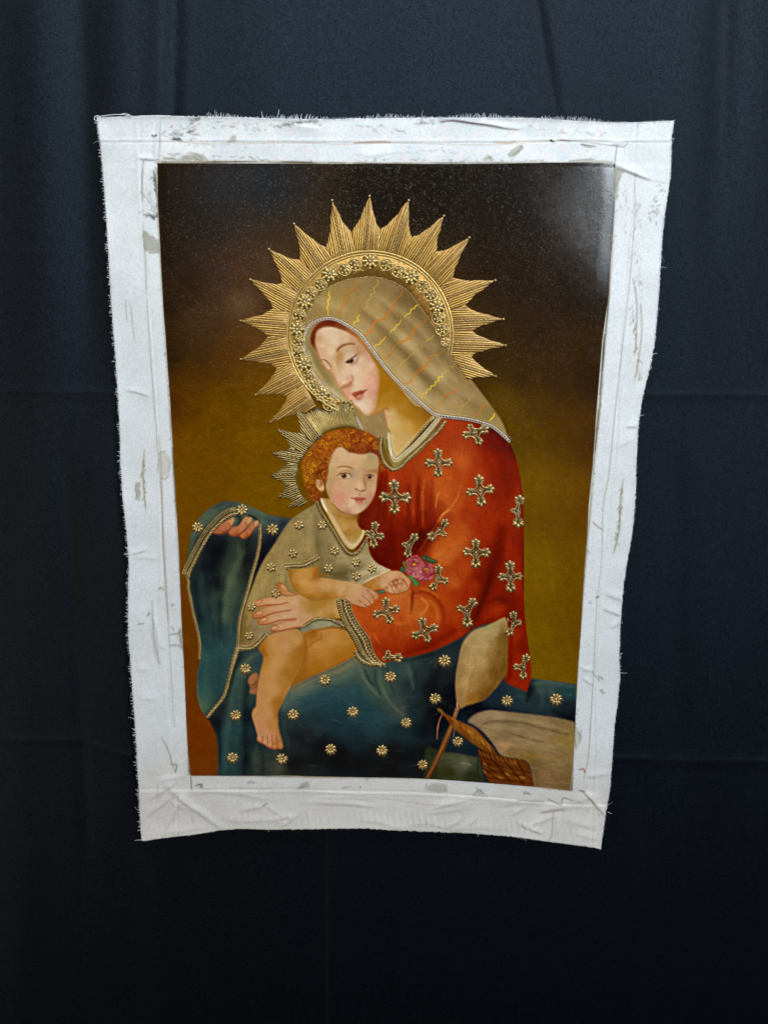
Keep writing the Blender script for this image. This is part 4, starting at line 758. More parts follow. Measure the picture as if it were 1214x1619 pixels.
    for i in range(170):
        k = rng.randint(len(P) - 14); n_ = rng.randint(4, 14); st(P[k:k + n_] + rng.normal(0, .5, 2), rng.uniform(.8, 2.2), ('#4a3a20', '#2e2618', '#8a6c40', '#6e5a3a')[rng.randint(4)], rng.uniform(.3, .75), .6)
    for i in range(260):
        k = rng.randint(len(ed)); q = P[rng.randint(len(P))]
        bl(q[0] + rng.normal() * 2, q[1] + rng.normal() * 2, rng.uniform(.8, 3), rng.uniform(.6, 1.6), rng.uniform(0, 180), ('#6a5838', '#a89878', '#3c3024')[rng.randint(3)], .45)

def paint_all():
    paint_background(); paint_veil(); paint_woman_face(); paint_dress(); paint_woman_collar(); paint_mantle(); paint_raised_fingers()
    paint_lower_right(); paint_child(); paint_posy()
    # oil under yellowed varnish: shift every pigment a little, some more than others
    f = {'veil': (1.21, 1.08, .90), 'tunic': (1.15, 1.06, .94), 'woman_face': (.98, .95, .91), 'painted_neck': (.98, .94, .78), 'child_leg': (.99, .94, .84), 'child_thigh': (.98, .92, .74), 'child_arm': (1.0, .96, .86), 'child_face': (.985, .94, .86),
         'cushion': (1.0, .98, .88), 'blue_mantle': (1.54, 1.12, .92), 'red_dress': (.945, .74, .30), 'woman_hand': (1.0, .965, .88), 'knee_cloth': (1.05, 1.02, .95), 'wool_hank': (1.04, 1, .9), 'child_back_foot': (.88, .80, .62), 'painted_roses': (.93, .92, .78), 'painted_leaves': (.9, .86, .8), 'yarn_spindle': (.9, .86, .7), 'basket': (.9, .85, .7),
         'spindle_stick': (.9, .86, .8), 'child_hair': (1.10, 1.05, .9), 'woman_lips': (1, 1, 1)}
    f.pop('woman_lips')
    G = np.ones((len(REGNAMES) + 1, 3), np.float32) * np.array([1, .96, .85], np.float32)
    for k, v in f.items(): G[REGNAMES.index(k) + 1] = v
    A = CAN * G[REG]
    k = REGNAMES.index('painted_background') + 1; B = CAN[REG == k]
    w = np.clip((B[:, :1] - B[:, 2:]) / np.maximum(B[:, :1], .01) * 1.3 - .2, 0, 1)
    A[REG == k] = B * (1 - w + w * np.array([1.02, .86, .02], np.float32)) * np.array([1.14, 1.12, 1.05], np.float32)
    k = REGNAMES.index('red_dress') + 1; B = CAN[REG == k]; t = np.clip((B[:, :1] - .49) / .14, 0, 1)
    A[REG == k] = B * ((1 - t) * np.array([.94, .72, .3], np.float32) + t * np.array([1.08, 1.18, .74], np.float32))
    # painted sparkle: light specks for glints off the weave on the dark ground
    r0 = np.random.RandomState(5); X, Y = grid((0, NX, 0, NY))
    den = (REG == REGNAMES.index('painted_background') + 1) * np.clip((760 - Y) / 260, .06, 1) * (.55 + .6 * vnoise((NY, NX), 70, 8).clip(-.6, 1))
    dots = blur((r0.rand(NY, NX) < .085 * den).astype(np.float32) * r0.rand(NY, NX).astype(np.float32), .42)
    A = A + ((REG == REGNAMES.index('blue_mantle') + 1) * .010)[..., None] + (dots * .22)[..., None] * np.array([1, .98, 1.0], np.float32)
    # crisper brushwork, and pigment caught on the weave: fine threads across and down, short dry strokes
    A = A + .40 * (A - blur(A, 1.5)) + .20 * (A - blur(A, 5))
    r = np.random.RandomState(77)
    nh = r.normal(size=(NY, NX)).astype(np.float32); nv = r.normal(size=(NY, NX)).astype(np.float32)
    nh = sum(np.roll(nh, k, 1) for k in range(-4, 5)) / 3.0; nv = sum(np.roll(nv, k, 0) for k in range(-4, 5)) / 3.0
    n3 = vnoise((NY, NX), 4, 31); n4 = vnoise((NY, NX), 13, 32)
    sk = np.isin(REG, [REGNAMES.index(k) + 1 for k in REGNAMES if k.split('_')[0] in ('woman', 'child') or k == 'painted_neck'])
    sk2 = REG == REGNAMES.index('veil') + 1
    am = blur(np.where(sk, .42, np.where(sk2, .5, .85)).astype(np.float32), 1.5)
    tex = 1 + am * (.026 * nh + .018 * nv + .032 * n3 + .04 * n4)
    A = A * tex[..., None] + (am * (.004 * nh + .003 * r.normal(size=(NY, NX))))[..., None]
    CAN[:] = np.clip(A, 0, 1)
# ------------------------------------------------------------------ from plan coordinates to the wall
SP, CP = math.sin(PITCH), math.cos(PITCH)
PXM = CAM_D / FOCAL                  # metres per plan pixel near the axis
def to3d(x, y, h):
    """the point h metres in front of the wall (plane y = 0) that the plan point (x, y) stands for"""
    x = np.asarray(x, float); y = np.asarray(y, float); h = np.asarray(h, float)
    u = (x - 607.0) / FOCAL; v = -(y - 809.5) / FOCAL
    dy = v * SP + CP; dz = v * CP - SP
    t = (CAM_D - h) / dy
    return np.stack([u * t, -h + 0 * t, CAM_Z + dz * t], -1)

def smooth1(x, e0, e1):
    t = np.clip((x - e0) / (e1 - e0), 0, 1); return t * t * (3 - 2 * t)

def edge_fn(pts, axis):
    P = np.array([tuple(map(float, p.split(','))) for p in pts.split()])
    if axis == 'y': P = P[np.argsort(P[:, 1])]; return lambda q: np.interp(q, P[:, 1], P[:, 0])
    P = P[np.argsort(P[:, 0])]; return lambda q: np.interp(q, P[:, 0], P[:, 1])

O_TOP = edge_fn('153,185 180,184.5 200,183.5 250,182 288,184 362,185 420,187 509,188.5 598,187 687,186 776,186 854,187 903,191 973,194 1027,192.7 1065,191', 'x')
O_BOT = edge_fn('224.5,1329.5 229.7,1329.6 266,1324 308,1319.7 348,1313 378,1310.5 430,1312 496,1311 540,1310 580,1310 613,1312.5 695,1315.7 744,1317.7 810,1323 876,1332 936,1340 949.7,1343', 'x')
O_LEF = edge_fn('153,185 155,205 159,227 164,288 169,350 172.5,412 175,461 178,502 183,563 187.5,637 190,687 191,736 194.5,786 198,820 201,849 204,886 203.5,923 202.5,973 203.5,1010 207,1047 210,1096 214,1146 217,1199 220,1249 221.4,1288 224.5,1329.5', 'y')
O_RIG = edge_fn('1065,191 1061.7,214 1059,283 1054,313 1049,350 1045.6,387 1041,463 1038,502 1034,543 1030.6,563 1027,581 1022,600 1015.8,625 1010.9,655 1007,687 1005.4,736 1004,786 1001,825 998,849 991,886 986,918 981.5,966 979.7,993 978.5,1035 979.7,1072 976,1108 971,1146 967.5,1195 963.9,1246 957,1285 952,1321 949.7,1343', 'y')
I_TOP = edge_fn('249,258 313,258 436,258.5 598,259.3 776,259 854,257.2 928,256.6 971.5,258.5', 'x')
I_BOT = edge_fn('302,1226.5 365,1226.8 450,1226 496,1227.4 580,1229 646,1230 712,1233.7 778,1238.6 843,1244 901,1249.9', 'x')
I_LEF = edge_fn('249,258 250,313 253.7,387 257.5,462 263.5,551 269.6,637 274.6,724 278.5,786 281,835 283.7,874 287,973 291,1047 294.6,1133 297.5,1190 302,1226.5', 'y')
I_RIG = edge_fn('971.5,258.5 972,288 971.3,325 969,362 965,412 961.5,465 951.6,539 946.7,600 941.7,662 936.5,736 930,800 927.5,849 921.7,923 918,997 914,1047 910.6,1108 906.8,1190 901,1249.9', 'y')

def coons(T, B, L, R, c, u, v):
    """c = corners TL TR BL BR; u across, v down in 0..1"""
    TL, TR, BL, BR = [np.array(q, float) for q in c]
    tx = TL[0] + (TR[0] - TL[0]) * u; bx = BL[0] + (BR[0] - BL[0]) * u
    ly = TL[1] + (BL[1] - TL[1]) * v; ry = TR[1] + (BR[1] - TR[1]) * v
    ty, by, lx, rx = T(tx), B(bx), L(ly), R(ry)
    x = (1 - v) * tx + v * bx + (1 - u) * lx + u * rx - ((1 - u) * (1 - v) * TL[0] + u * (1 - v) * TR[0] + (1 - u) * v * BL[0] + u * v * BR[0])
    y = (1 - v) * ty + v * by + (1 - u) * ly + u * ry - ((1 - u) * (1 - v) * TL[1] + u * (1 - v) * TR[1] + (1 - u) * v * BL[1] + u * v * BR[1])
    return x, y
IC = ((249, 258), (971.5, 258.5), (302, 1226.5), (901, 1249.9))
OC = ((153, 185), (1065, 191), (224.5, 1329.5), (949.7, 1343))

NZ = [vnoise((1500, 1300), c, s) for c, s in ((330, 21), (120, 22), (38, 23))]
def nz(i, x, y):
    X = np.clip(np.asarray(x, float), 0, 1298); Y = np.clip(np.asarray(y, float), 0, 1498)
    a, b = X.astype(int), Y.astype(int); fx, fy = X - a, Y - b; G = NZ[i]
    return G[b, a] * (1 - fx) * (1 - fy) + G[b, a + 1] * fx * (1 - fy) + G[b + 1, a] * (1 - fx) * fy + G[b + 1, a + 1] * fx * fy

def segd(x, y, ax, ay, bx, by):
    vx, vy = bx - ax, by - ay; t = ((x - ax) * vx + (y - ay) * vy) / (vx * vx + vy * vy)
    tc = np.clip(t, 0, 1)
    return np.hypot(x - ax - tc * vx, y - ay - tc * vy), ((x - ax) * vy - (y - ay) * vx) / math.hypot(vx, vy)

CREASES = [  # folds pressed into the loose cloth: ax ay bx by, height (mm), width (px)
    (250, 1232, 362, 1312, .9, 2.4), (296, 1250, 255, 1312, .9, 2.2), (250, 1233, 246, 1262, .7, 2), (250, 1236, 300, 1226, .6, 2), (225, 1262, 290, 1232, .5, 2.5), (222, 1290, 285, 1245, .5, 3),
    (262, 1262, 312, 1280, .4, 2.5), (308, 1270, 312, 1300, .5, 2), (240, 1318, 330, 1306, .5, 3), (355, 1292, 450, 1300, .4, 2.5), (430, 1296, 462, 1288, .5, 2), (440, 1308, 470, 1285, .5, 2), (385, 1283, 420, 1268, .5, 2),
    (420, 1268, 445, 1290, .4, 2), (480, 1270, 600, 1272, .6, 3), (500, 1262, 600, 1258, .4, 3), (300, 1252, 440, 1258, .4, 3), (675, 1272, 735, 1268, .7, 2.2), (670, 1280, 740, 1276, .5, 2.5), (560, 1300, 660, 1300, .4, 3),
    (640, 1298, 820, 1312, .4, 3), (735, 1302, 760, 1292, .5, 2), (700, 1300, 725, 1290, .5, 2), (815, 1290, 838, 1272, .6, 2), (838, 1306, 880, 1290, .6, 2.4), (880, 1286, 874, 1325, .7, 1.8), (920, 1254, 958, 1296, .8, 2), (850, 1284, 900, 1280, .7, 2.6),
    (820, 1300, 860, 1322, .7, 2.6), (890, 1300, 940, 1310, .5, 3), (900, 1275, 950, 1262, .5, 3), (925, 1230, 963, 1232, .5, 2.4), (780, 1275, 850, 1268, .5, 3), (905, 1320, 945, 1330, .4, 3),
    (192, 622, 235, 626, .6, 2.4), (988, 672, 1012, 670, .7, 2), (975, 705, 1005, 690, .4, 2.5), (206, 875, 240, 868, .6, 2.6), (208, 880, 262, 885, .3, 3), (950, 936, 986, 944, .6, 2.2), (945, 952, 982, 966, .6, 2.2), (955, 985, 982, 972, .5, 2.4),
    (222, 1110, 250, 1106, .4, 3), (215, 1062, 235, 1060, .5, 2.5), (1003, 460, 1005, 560, -.9, 1.6), (1012, 640, 1022, 615, .5, 3), (241, 955, 252, 1052, .8, 2), (230, 715, 231, 805, .5, 2.4), (982, 772, 978, 838, .5, 2),
    (976, 262, 1028, 285, .8, 1.8), (968, 228, 990, 226, .5, 1.8), (520, 198, 440, 207, .5, 3), (690, 192, 830, 208, .7, 2.2), (560, 240, 640, 243, .3, 4), (960, 600, 985, 560, .3, 4), (228, 255, 252, 253, .6, 1.8), (254, 186, 253, 250, .8, 1.6),
    (915, 1065, 935, 1062, .5, 2.5), (912, 1075, 930, 1085, .5, 2.5), (240, 1300, 225, 1326, .5, 3)]

def W(x, y):
    """height of the canvas in front of the wall, metres"""
    x = np.asarray(x, float); y = np.asarray(y, float)
    h = .0045 + .0012 * nz(0, x, y) + .0005 * nz(1, x, y)
    dl = x - I_LEF(y); dr = I_RIG(y) - x; dt = y - I_TOP(x); db = I_BOT(x) - y
    d = np.minimum(np.minimum(dl, dr), np.minimum(dt, db))
    inside = d > 0
    # the picture stayed a little flatter and prouder than the loose margin; its edge rolls over where the stretcher bar was
    h = h + .0005 * smooth1(dl, -2, 16) + .0003 * smooth1(dr, -3, 22) + .0005 * smooth1(np.minimum(dt, db), -1, 9)
    # loose margin: ripples across, lifted rim
    out = smooth1(-d, 4, 40)
    h = h + out * (.0008 * nz(2, x * 1.0, y * .7) + .0012 * nz(1, x + 90, y + 40))
    e = np.minimum(np.minimum(x - O_LEF(y), O_RIG(y) - x), np.minimum(y - O_TOP(x), O_BOT(x) - y))
    h = h + .0016 * np.exp(-np.clip(e, 0, 99) / 9.0) * (.5 + nz(1, x * 1.3, y * 1.3))
    # seams of the old fold lines
    for f, k in ((lambda: dl + 24 + 4 * np.sin(y / 130), .0005), (lambda: dr + 30 + 5 * np.sin(y / 90), .0005), (lambda: dt + 33, .0004), (lambda: db + 22, .0005)):
        q = f(); h = h - k * np.exp(-(q / 1.6)**2) + k * .8 * np.exp(-((q + 3.5) / 2.6)**2)
    # gathered lower hem
    hem = np.exp(-((O_BOT(x) - y - 18) / 7.0)**2)
    h = h + hem * .00055 * np.sin(x * .62 + 3 * nz(1, x, y)) * smooth1(x, 330, 400) * (.6 + .6 * nz(2, x, y + 50))
    wx = x + 5 * nz(2, y * .9 + 200, x * .9) + 7 * nz(1, x + 31, y); wy = y + 5 * nz(2, x * .9 + 77, y * .9) + 7 * nz(1, y, x + 63)
    for ax, ay, bx, by, mm, w in CREASES:
        vx, vy = bx - ax, by - ay; L2 = vx * vx + vy * vy
        t = ((wx - ax) * vx + (wy - ay) * vy) / L2
        sd = ((wx - ax) * vy - (wy - ay) * vx) / math.sqrt(L2)
        k = smooth1(t, -.1, .3) * (1 - smooth1(t, .65, 1.1))      # a crease dies out at both ends
        wf = w * (1.2 - .35 * nz(2, x + 9, y + 9))
        h = h + k * mm * .0019 * np.where(sd > 0, np.exp(-(sd / (wf * 2.4))**2), np.exp(-(sd / (wf * .8))**2))
    return np.maximum(h, .0022)

# ------------------------------------------------------------------ materials
def lin(c):
    c = hexc(c) if isinstance(c, str) else np.asarray(c, float)
    return np.where(c <= .04045, c / 12.92, ((c + .055) / 1.055)**2.4)
def mat(name):
    m = bpy.data.materials.new(name); m.use_nodes = True; nt = m.node_tree
    return m, nt, nt.nodes['Principled BSDF'], nt.nodes.new, nt.links.new
def coords(nt, scale=None):
    t = nt.nodes.new('ShaderNodeTexCoord'); return t.outputs['Object']
def noise(nt, scale, detail=3, rough=.55, vec=None):
    n = nt.nodes.new('ShaderNodeTexNoise'); n.inputs['Scale'].default_value = scale; n.inputs['Detail'].default_value = detail; n.inputs['Roughness'].default_value = rough
    nt.links.new(vec or coords(nt), n.inputs['Vector']); return n
def bump(nt, height, strength, dist, normal=None):
    b = nt.nodes.new('ShaderNodeBump'); b.inputs['Strength'].default_value = strength; b.inputs['Distance'].default_value = dist
    nt.links.new(height, b.inputs['Height'])
    if normal is not None: nt.links.new(normal, b.inputs['Normal'])
    return b.outputs['Normal']
def ramp(nt, fac, stops):
    r = nt.nodes.new('ShaderNodeValToRGB'); e = r.color_ramp.elements
    while len(e) < len(stops): e.new(.5)
    for k, (p, c) in zip(e, stops): k.position = p; k.color = tuple(lin(c)) + (1,)
    nt.links.new(fac, r.inputs[0]); return r.outputs[0]
def weave(nt, scale):
    """over-and-under threads of plain weave"""
    c = coords(nt); s = nt.nodes.new('ShaderNodeSeparateXYZ'); nt.links.new(c, s.inputs[0])
    outs = []
    wob = noise(nt, 60, 2)
    for ax in ('X', 'Z'):
        mu = nt.nodes.new('ShaderNodeMath'); mu.operation = 'MULTIPLY_ADD'; mu.inputs[1].default_value = scale; nt.links.new(s.outputs[ax], mu.inputs[0])
        w2 = nt.nodes.new('ShaderNodeMath'); w2.operation = 'MULTIPLY'; w2.inputs[1].default_value = 5; nt.links.new(wob.outputs[0], w2.inputs[0]); nt.links.new(w2.outputs[0], mu.inputs[2])
        sn = nt.nodes.new('ShaderNodeMath'); sn.operation = 'SINE'; nt.links.new(mu.outputs[0], sn.inputs[0]); outs.append(sn.outputs[0])
    m = nt.nodes.new('ShaderNodeMath'); m.operation = 'MULTIPLY'; nt.links.new(outs[0], m.inputs[0]); nt.links.new(outs[1], m.inputs[1])
    return m.outputs[0]

def make_materials():
    M = {}
    m, nt, p, N, L = mat('oil_paint')
    a = N('ShaderNodeAttribute'); a.attribute_name = 'paint'; L(a.outputs['Color'], p.inputs['Base Color'])
    n1 = noise(nt, 900, 2, .6); n2 = noise(nt, 90, 4, .6)
    nb = bump(nt, weave(nt, 5200), .05, .0003); nb = bump(nt, n1.outputs[0], .09, .0005, nb); nb = bump(nt, n2.outputs[0], .05, .002, nb)
    sp = N('ShaderNodeTexVoronoi'); sp.inputs['Scale'].default_value = 860; L(coords(nt), sp.inputs['Vector'])
    cell = N('ShaderNodeSeparateColor'); L(sp.outputs['Color'], cell.inputs[0])
    rad = N('ShaderNodeMapRange'); rad.inputs[1].default_value = .25; rad.inputs[2].default_value = 1.0; rad.inputs[3].default_value = 0.0; rad.inputs[4].default_value = .45; L(cell.outputs[0], rad.inputs[0])
    dm = N('ShaderNodeMath'); dm.operation = 'SUBTRACT'; dm.use_clamp = True; L(rad.outputs[0], dm.inputs[0]); L(sp.outputs['Distance'], dm.inputs[1]); nb = bump(nt, dm.outputs[0], .75, .0006, nb)
    L(nb, p.inputs['Normal'])
    mr = N('ShaderNodeMapRange'); mr.inputs[3].default_value = .08; mr.inputs[4].default_value = .17; L(n2.outputs[0], mr.inputs[0]); L(mr.outputs[0], p.inputs['Roughness'])
    p.inputs['Specular IOR Level'].default_value = .42
    M['paint'] = m
    m, nt, p, N, L = mat('primed_cotton')
    a = N('ShaderNodeAttribute'); a.attribute_name = 'paint'
    n1 = noise(nt, 420, 4, .7); n3 = noise(nt, 1500, 2, .6)
    mx = N('ShaderNodeMix'); mx.data_type = 'RGBA'; mx.blend_type = 'MULTIPLY'; mx.inputs[0].default_value = 1.0
    L(a.outputs['Color'], mx.inputs[6]); L(ramp(nt, n1.outputs[0], [(.2, '#e2e2e2'), (.6, '#ffffff')]), mx.inputs[7]); L(mx.outputs[2], p.inputs['Base Color'])
    nb = bump(nt, weave(nt, 4200), .35, .0005); nb = bump(nt, n3.outputs[0], .5, .0007, nb); nb = bump(nt, n1.outputs[0], .22, .001, nb); L(nb, p.inputs['Normal'])
    p.inputs['Roughness'].default_value = .85; p.inputs['Specular IOR Level'].default_value = .2
    M['cotton'] = m
    m, nt, p, N, L = mat('cotton_thread'); p.inputs['Base Color'].default_value = tuple(lin('#dcdee2')) + (1,); p.inputs['Roughness'].default_value = .9
    n = noise(nt, 300, 2); L(ramp(nt, n.outputs[0], [(.3, '#c8cad2'), (.7, '#eceded')]), p.inputs['Base Color']); M['thread'] = m
    def gold(name, c0, c1, met, ro, sc=260):
        m, nt, p, N, L = mat(name); n = noise(nt, sc, 3, .65)
        L(ramp(nt, n.outputs[0], [(.3, c0), (.72, c1)]), p.inputs['Base Color']); p.inputs['Metallic'].default_value = met; p.inputs['Roughness'].default_value = ro
        n2 = noise(nt, 1400, 2); L(bump(nt, n2.outputs[0], .22, .0005), p.inputs['Normal']); return m
    M['gold'] = gold('pale_gold', '#b8985a', '#ecce8e', .6, .27)
    M['gold_dark'] = gold('tarnished_shade_gold', '#3a2c10', '#6a5424', .2, .45)  # tarnished ground; also shade put under flower petals and beside a glue bead
    M['halo'] = gold('gold_leaf', '#8c6420', '#d0a24e', .35, .42, 420)
    M['halo_red'] = gold('gold_over_bole', '#7a541e', '#b28238', .3, .40, 300)
    M['halo_line'] = gold('gold_cord', '#e2b04c', '#ffe694', .36, .27)
    M['halo_pale'] = gold('bright_gold', '#c8a85c', '#f2d892', .5, .27)
    M['halo_mid'] = gold('worn_gold_ground', '#57411a', '#86682c', .4, .4)
    M['halo_dark'] = gold('dull_gold_ground', '#2a200a', '#4a3a14', .3, .45)
    M['lace'] = gold('white_relief', '#b4a8a0', '#dcd2cc', .0, .55)
    M['pearl'] = gold('silver_bead', '#a8a490', '#d8d4c4', .35, .3)
    m, nt, p, N, L = mat('black_cloth')
    n1 = noise(nt, 520, 3, .65); n2 = noise(nt, 7, 3, .5); n3 = noise(nt, 230, 4, .7)
    L(ramp(nt, n1.outputs[0], [(.3, '#020305'), (.7, '#06080d')]), p.inputs['Base Color'])
    nb = bump(nt, weave(nt, 4600), .35, .0005); nb = bump(nt, n1.outputs[0], .5, .0007, nb); nb = bump(nt, n3.outputs[0], .22, .0012, nb); L(nb, p.inputs['Normal'])
    p.inputs['Roughness'].default_value = .5; p.inputs['Specular Tint'].default_value = (.56, .74, 1, 1)
    mr = N('ShaderNodeMapRange'); mr.inputs[1].default_value = .3; mr.inputs[2].default_value = .7; mr.inputs[3].default_value = .16; mr.inputs[4].default_value = .42; L(n1.outputs[0], mr.inputs[0]); L(mr.outputs[0], p.inputs['Specular IOR Level'])
    M['cloth'] = m
    return M

# ------------------------------------------------------------------ mesh helpers
def mesh_from(name, V, F, mats, fmat=None, cols=None, smooth=True):
    me = bpy.data.meshes.new(name); V = np.asarray(V, np.float32)
    if isinstance(F, np.ndarray):
        k = F.shape[1]; nf = len(F)
        me.vertices.add(len(V)); me.vertices.foreach_set('co', V.ravel())
        me.loops.add(nf * k); me.loops.foreach_set('vertex_index', F.astype(np.int32).ravel())
        me.polygons.add(nf); me.polygons.foreach_set('loop_start', np.arange(0, nf * k, k, dtype=np.int32)); me.polygons.foreach_set('loop_total', np.full(nf, k, np.int32))
        me.update(calc_edges=True)
    else: me.from_pydata([tuple(map(float, v)) for v in V], [], F)
    for m in mats: me.materials.append(m)
    if fmat is not None: me.polygons.foreach_set('material_index', np.asarray(fmat, np.int32))
    me.polygons.foreach_set('use_smooth', np.full(len(me.polygons), smooth, bool))
    if cols is not None:
        at = me.attributes.new('paint', 'FLOAT_COLOR', 'POINT')
        at.data.foreach_set('color', np.concatenate([cols, np.ones((len(cols), 1))], 1).astype(np.float32).ravel())
    me.validate(); me.update()
    return me
def link(name, me, parent=None):
    o = bpy.data.objects.new(name, me); scene.collection.objects.link(o)
    if parent is not None: o.parent = parent
    return o

class MB:
    """collects relief in plan coordinates (x, y, height in px above the canvas)"""
    def __init__(s): s.v, s.f, s.m = [], [], []
    def add(s, vs, fs, mi=0):
        b = len(s.v); s.v += [tuple(q) for q in vs]; s.f += [tuple(b + i for i in f) for f in fs]; s.m += [mi] * len(fs)
    def bump(s, x, y, rx, ry, ang, h, z=0, mi=0, n=8):
        c, sn = math.cos(ang), math.sin(ang); vs = []
        for k, zz in ((1, 0), (.74, .68)):
            for i in range(n):
                a = 2 * math.pi * i / n; u, v = rx * k * math.cos(a), ry * k * math.sin(a)
                vs.append((x + u * c - v * sn, y + u * sn + v * c, z + h * zz))
        vs.append((x, y, z + h))
        fs = [(i, n + i, n + (i + 1) % n, (i + 1) % n) for i in range(n)] + [(n + i, 2 * n, n + (i + 1) % n) for i in range(n)]
        s.add(vs, fs, mi)
    def tube(s, P, r, z=0, mi=0, closed=False, h=None):
        P = np.asarray(P, float); n = len(P); h = h or r * 1.3
        T = (np.roll(P, -1, 0) - np.roll(P, 1, 0)) if closed else np.gradient(P, axis=0)
        T /= np.maximum(np.hypot(T[:, 0], T[:, 1]), 1e-6)[:, None]; Nn = np.stack([-T[:, 1], T[:, 0]], 1)
        vs = []
        for i in range(n):
            k = 1 if closed else min(1, .45 + min(i, n - 1 - i) * .5)
            for o, zz in ((-1, 0), (-.68, .75), (0, 1), (.68, .75), (1, 0)):
                vs.append((P[i, 0] + Nn[i, 0] * o * r * k, P[i, 1] + Nn[i, 1] * o * r * k, z + h * zz * k))
        fs = []
        for i in range(n if closed else n - 1):
            a, b = i * 5, ((i + 1) % n) * 5
            for j in range(4): fs.append((a + j, b + j, b + j + 1, a + j + 1))
        s.add(vs, fs, mi)
    def plate(s, P, z, mi=0, bevel=.6):
        """flat raised plate with sloping rim"""
        P = np.asarray(P, float); n = len(P); c = P.mean(0)
        T = np.roll(P, -1, 0) - np.roll(P, 1, 0); T /= np.maximum(np.hypot(T[:, 0], T[:, 1]), 1e-6)[:, None]
        ar = .5 * np.sum(P[:, 0] * np.roll(P[:, 1], -1) - np.roll(P[:, 0], -1) * P[:, 1])
        Nn = np.stack([-T[:, 1], T[:, 0]], 1) * (1 if ar > 0 else -1)
        Q = P + Nn * bevel
        vs = [(p[0], p[1], 0) for p in P] + [(q[0], q[1], z) for q in Q]
        fs = [(i, (i + 1) % n, n + (i + 1) % n, n + i) for i in range(n)] + [tuple(range(n, 2 * n))]
        s.add(vs, fs, mi)
    def strip(s, A, B, z, mi=0):
        """band between two polylines of equal length"""
        n = len(A); vs = [(a[0], a[1], z) for a in A] + [(b[0], b[1], z) for b in B] + [(a[0], a[1], 0) for a in A] + [(b[0], b[1], 0) for b in B]
        fs = []
        for i in range(n - 1): fs += [(i, i + 1, n + i + 1, n + i), (2 * n + i, 2 * n + i + 1, i + 1, i), (n + i, n + i + 1, 3 * n + i + 1, 3 * n + i)]
        s.add(vs, fs, mi)
    def build(s, name, mats, parent, smooth=True):
        V = np.array(s.v, float)
        h = W(V[:, 0], V[:, 1]) + V[:, 2] * PXM
        me = mesh_from(name, to3d(V[:, 0], V[:, 1], h), s.f, mats, s.m, None, smooth)
        return link(name, me, parent)

def resample(P, step=None, n=None):
    P = np.asarray(P, float); L = np.r_[0, np.cumsum(np.hypot(*np.diff(P, axis=0).T))]
    n = n or max(2, int(round(L[-1] / step)) + 1); q = np.linspace(0, L[-1], n)
    return np.stack([np.interp(q, L, P[:, 0]), np.interp(q, L, P[:, 1])], 1)
def offset(P, d):
    T = np.gradient(P, axis=0); T /= np.maximum(np.hypot(T[:, 0], T[:, 1]), 1e-6)[:, None]
    return P + np.stack([-T[:, 1], T[:, 0]], 1) * d
# ------------------------------------------------------------------ canvas, picture, relief, backdrop
def sample(img, x, y):
    X = np.clip((x - PX0) * SS - .5, 0, NX - 1.001); Y = np.clip((y - PY0) * SS - .5, 0, NY - 1.001)
    a, b = X.astype(int), Y.astype(int); fx, fy = (X - a)[:, None], (Y - b)[:, None]
    return img[b, a] * (1 - fx) * (1 - fy) + img[b, a + 1] * fx * (1 - fy) + img[b + 1, a] * (1 - fx) * fy + img[b + 1, a + 1] * fx * fy

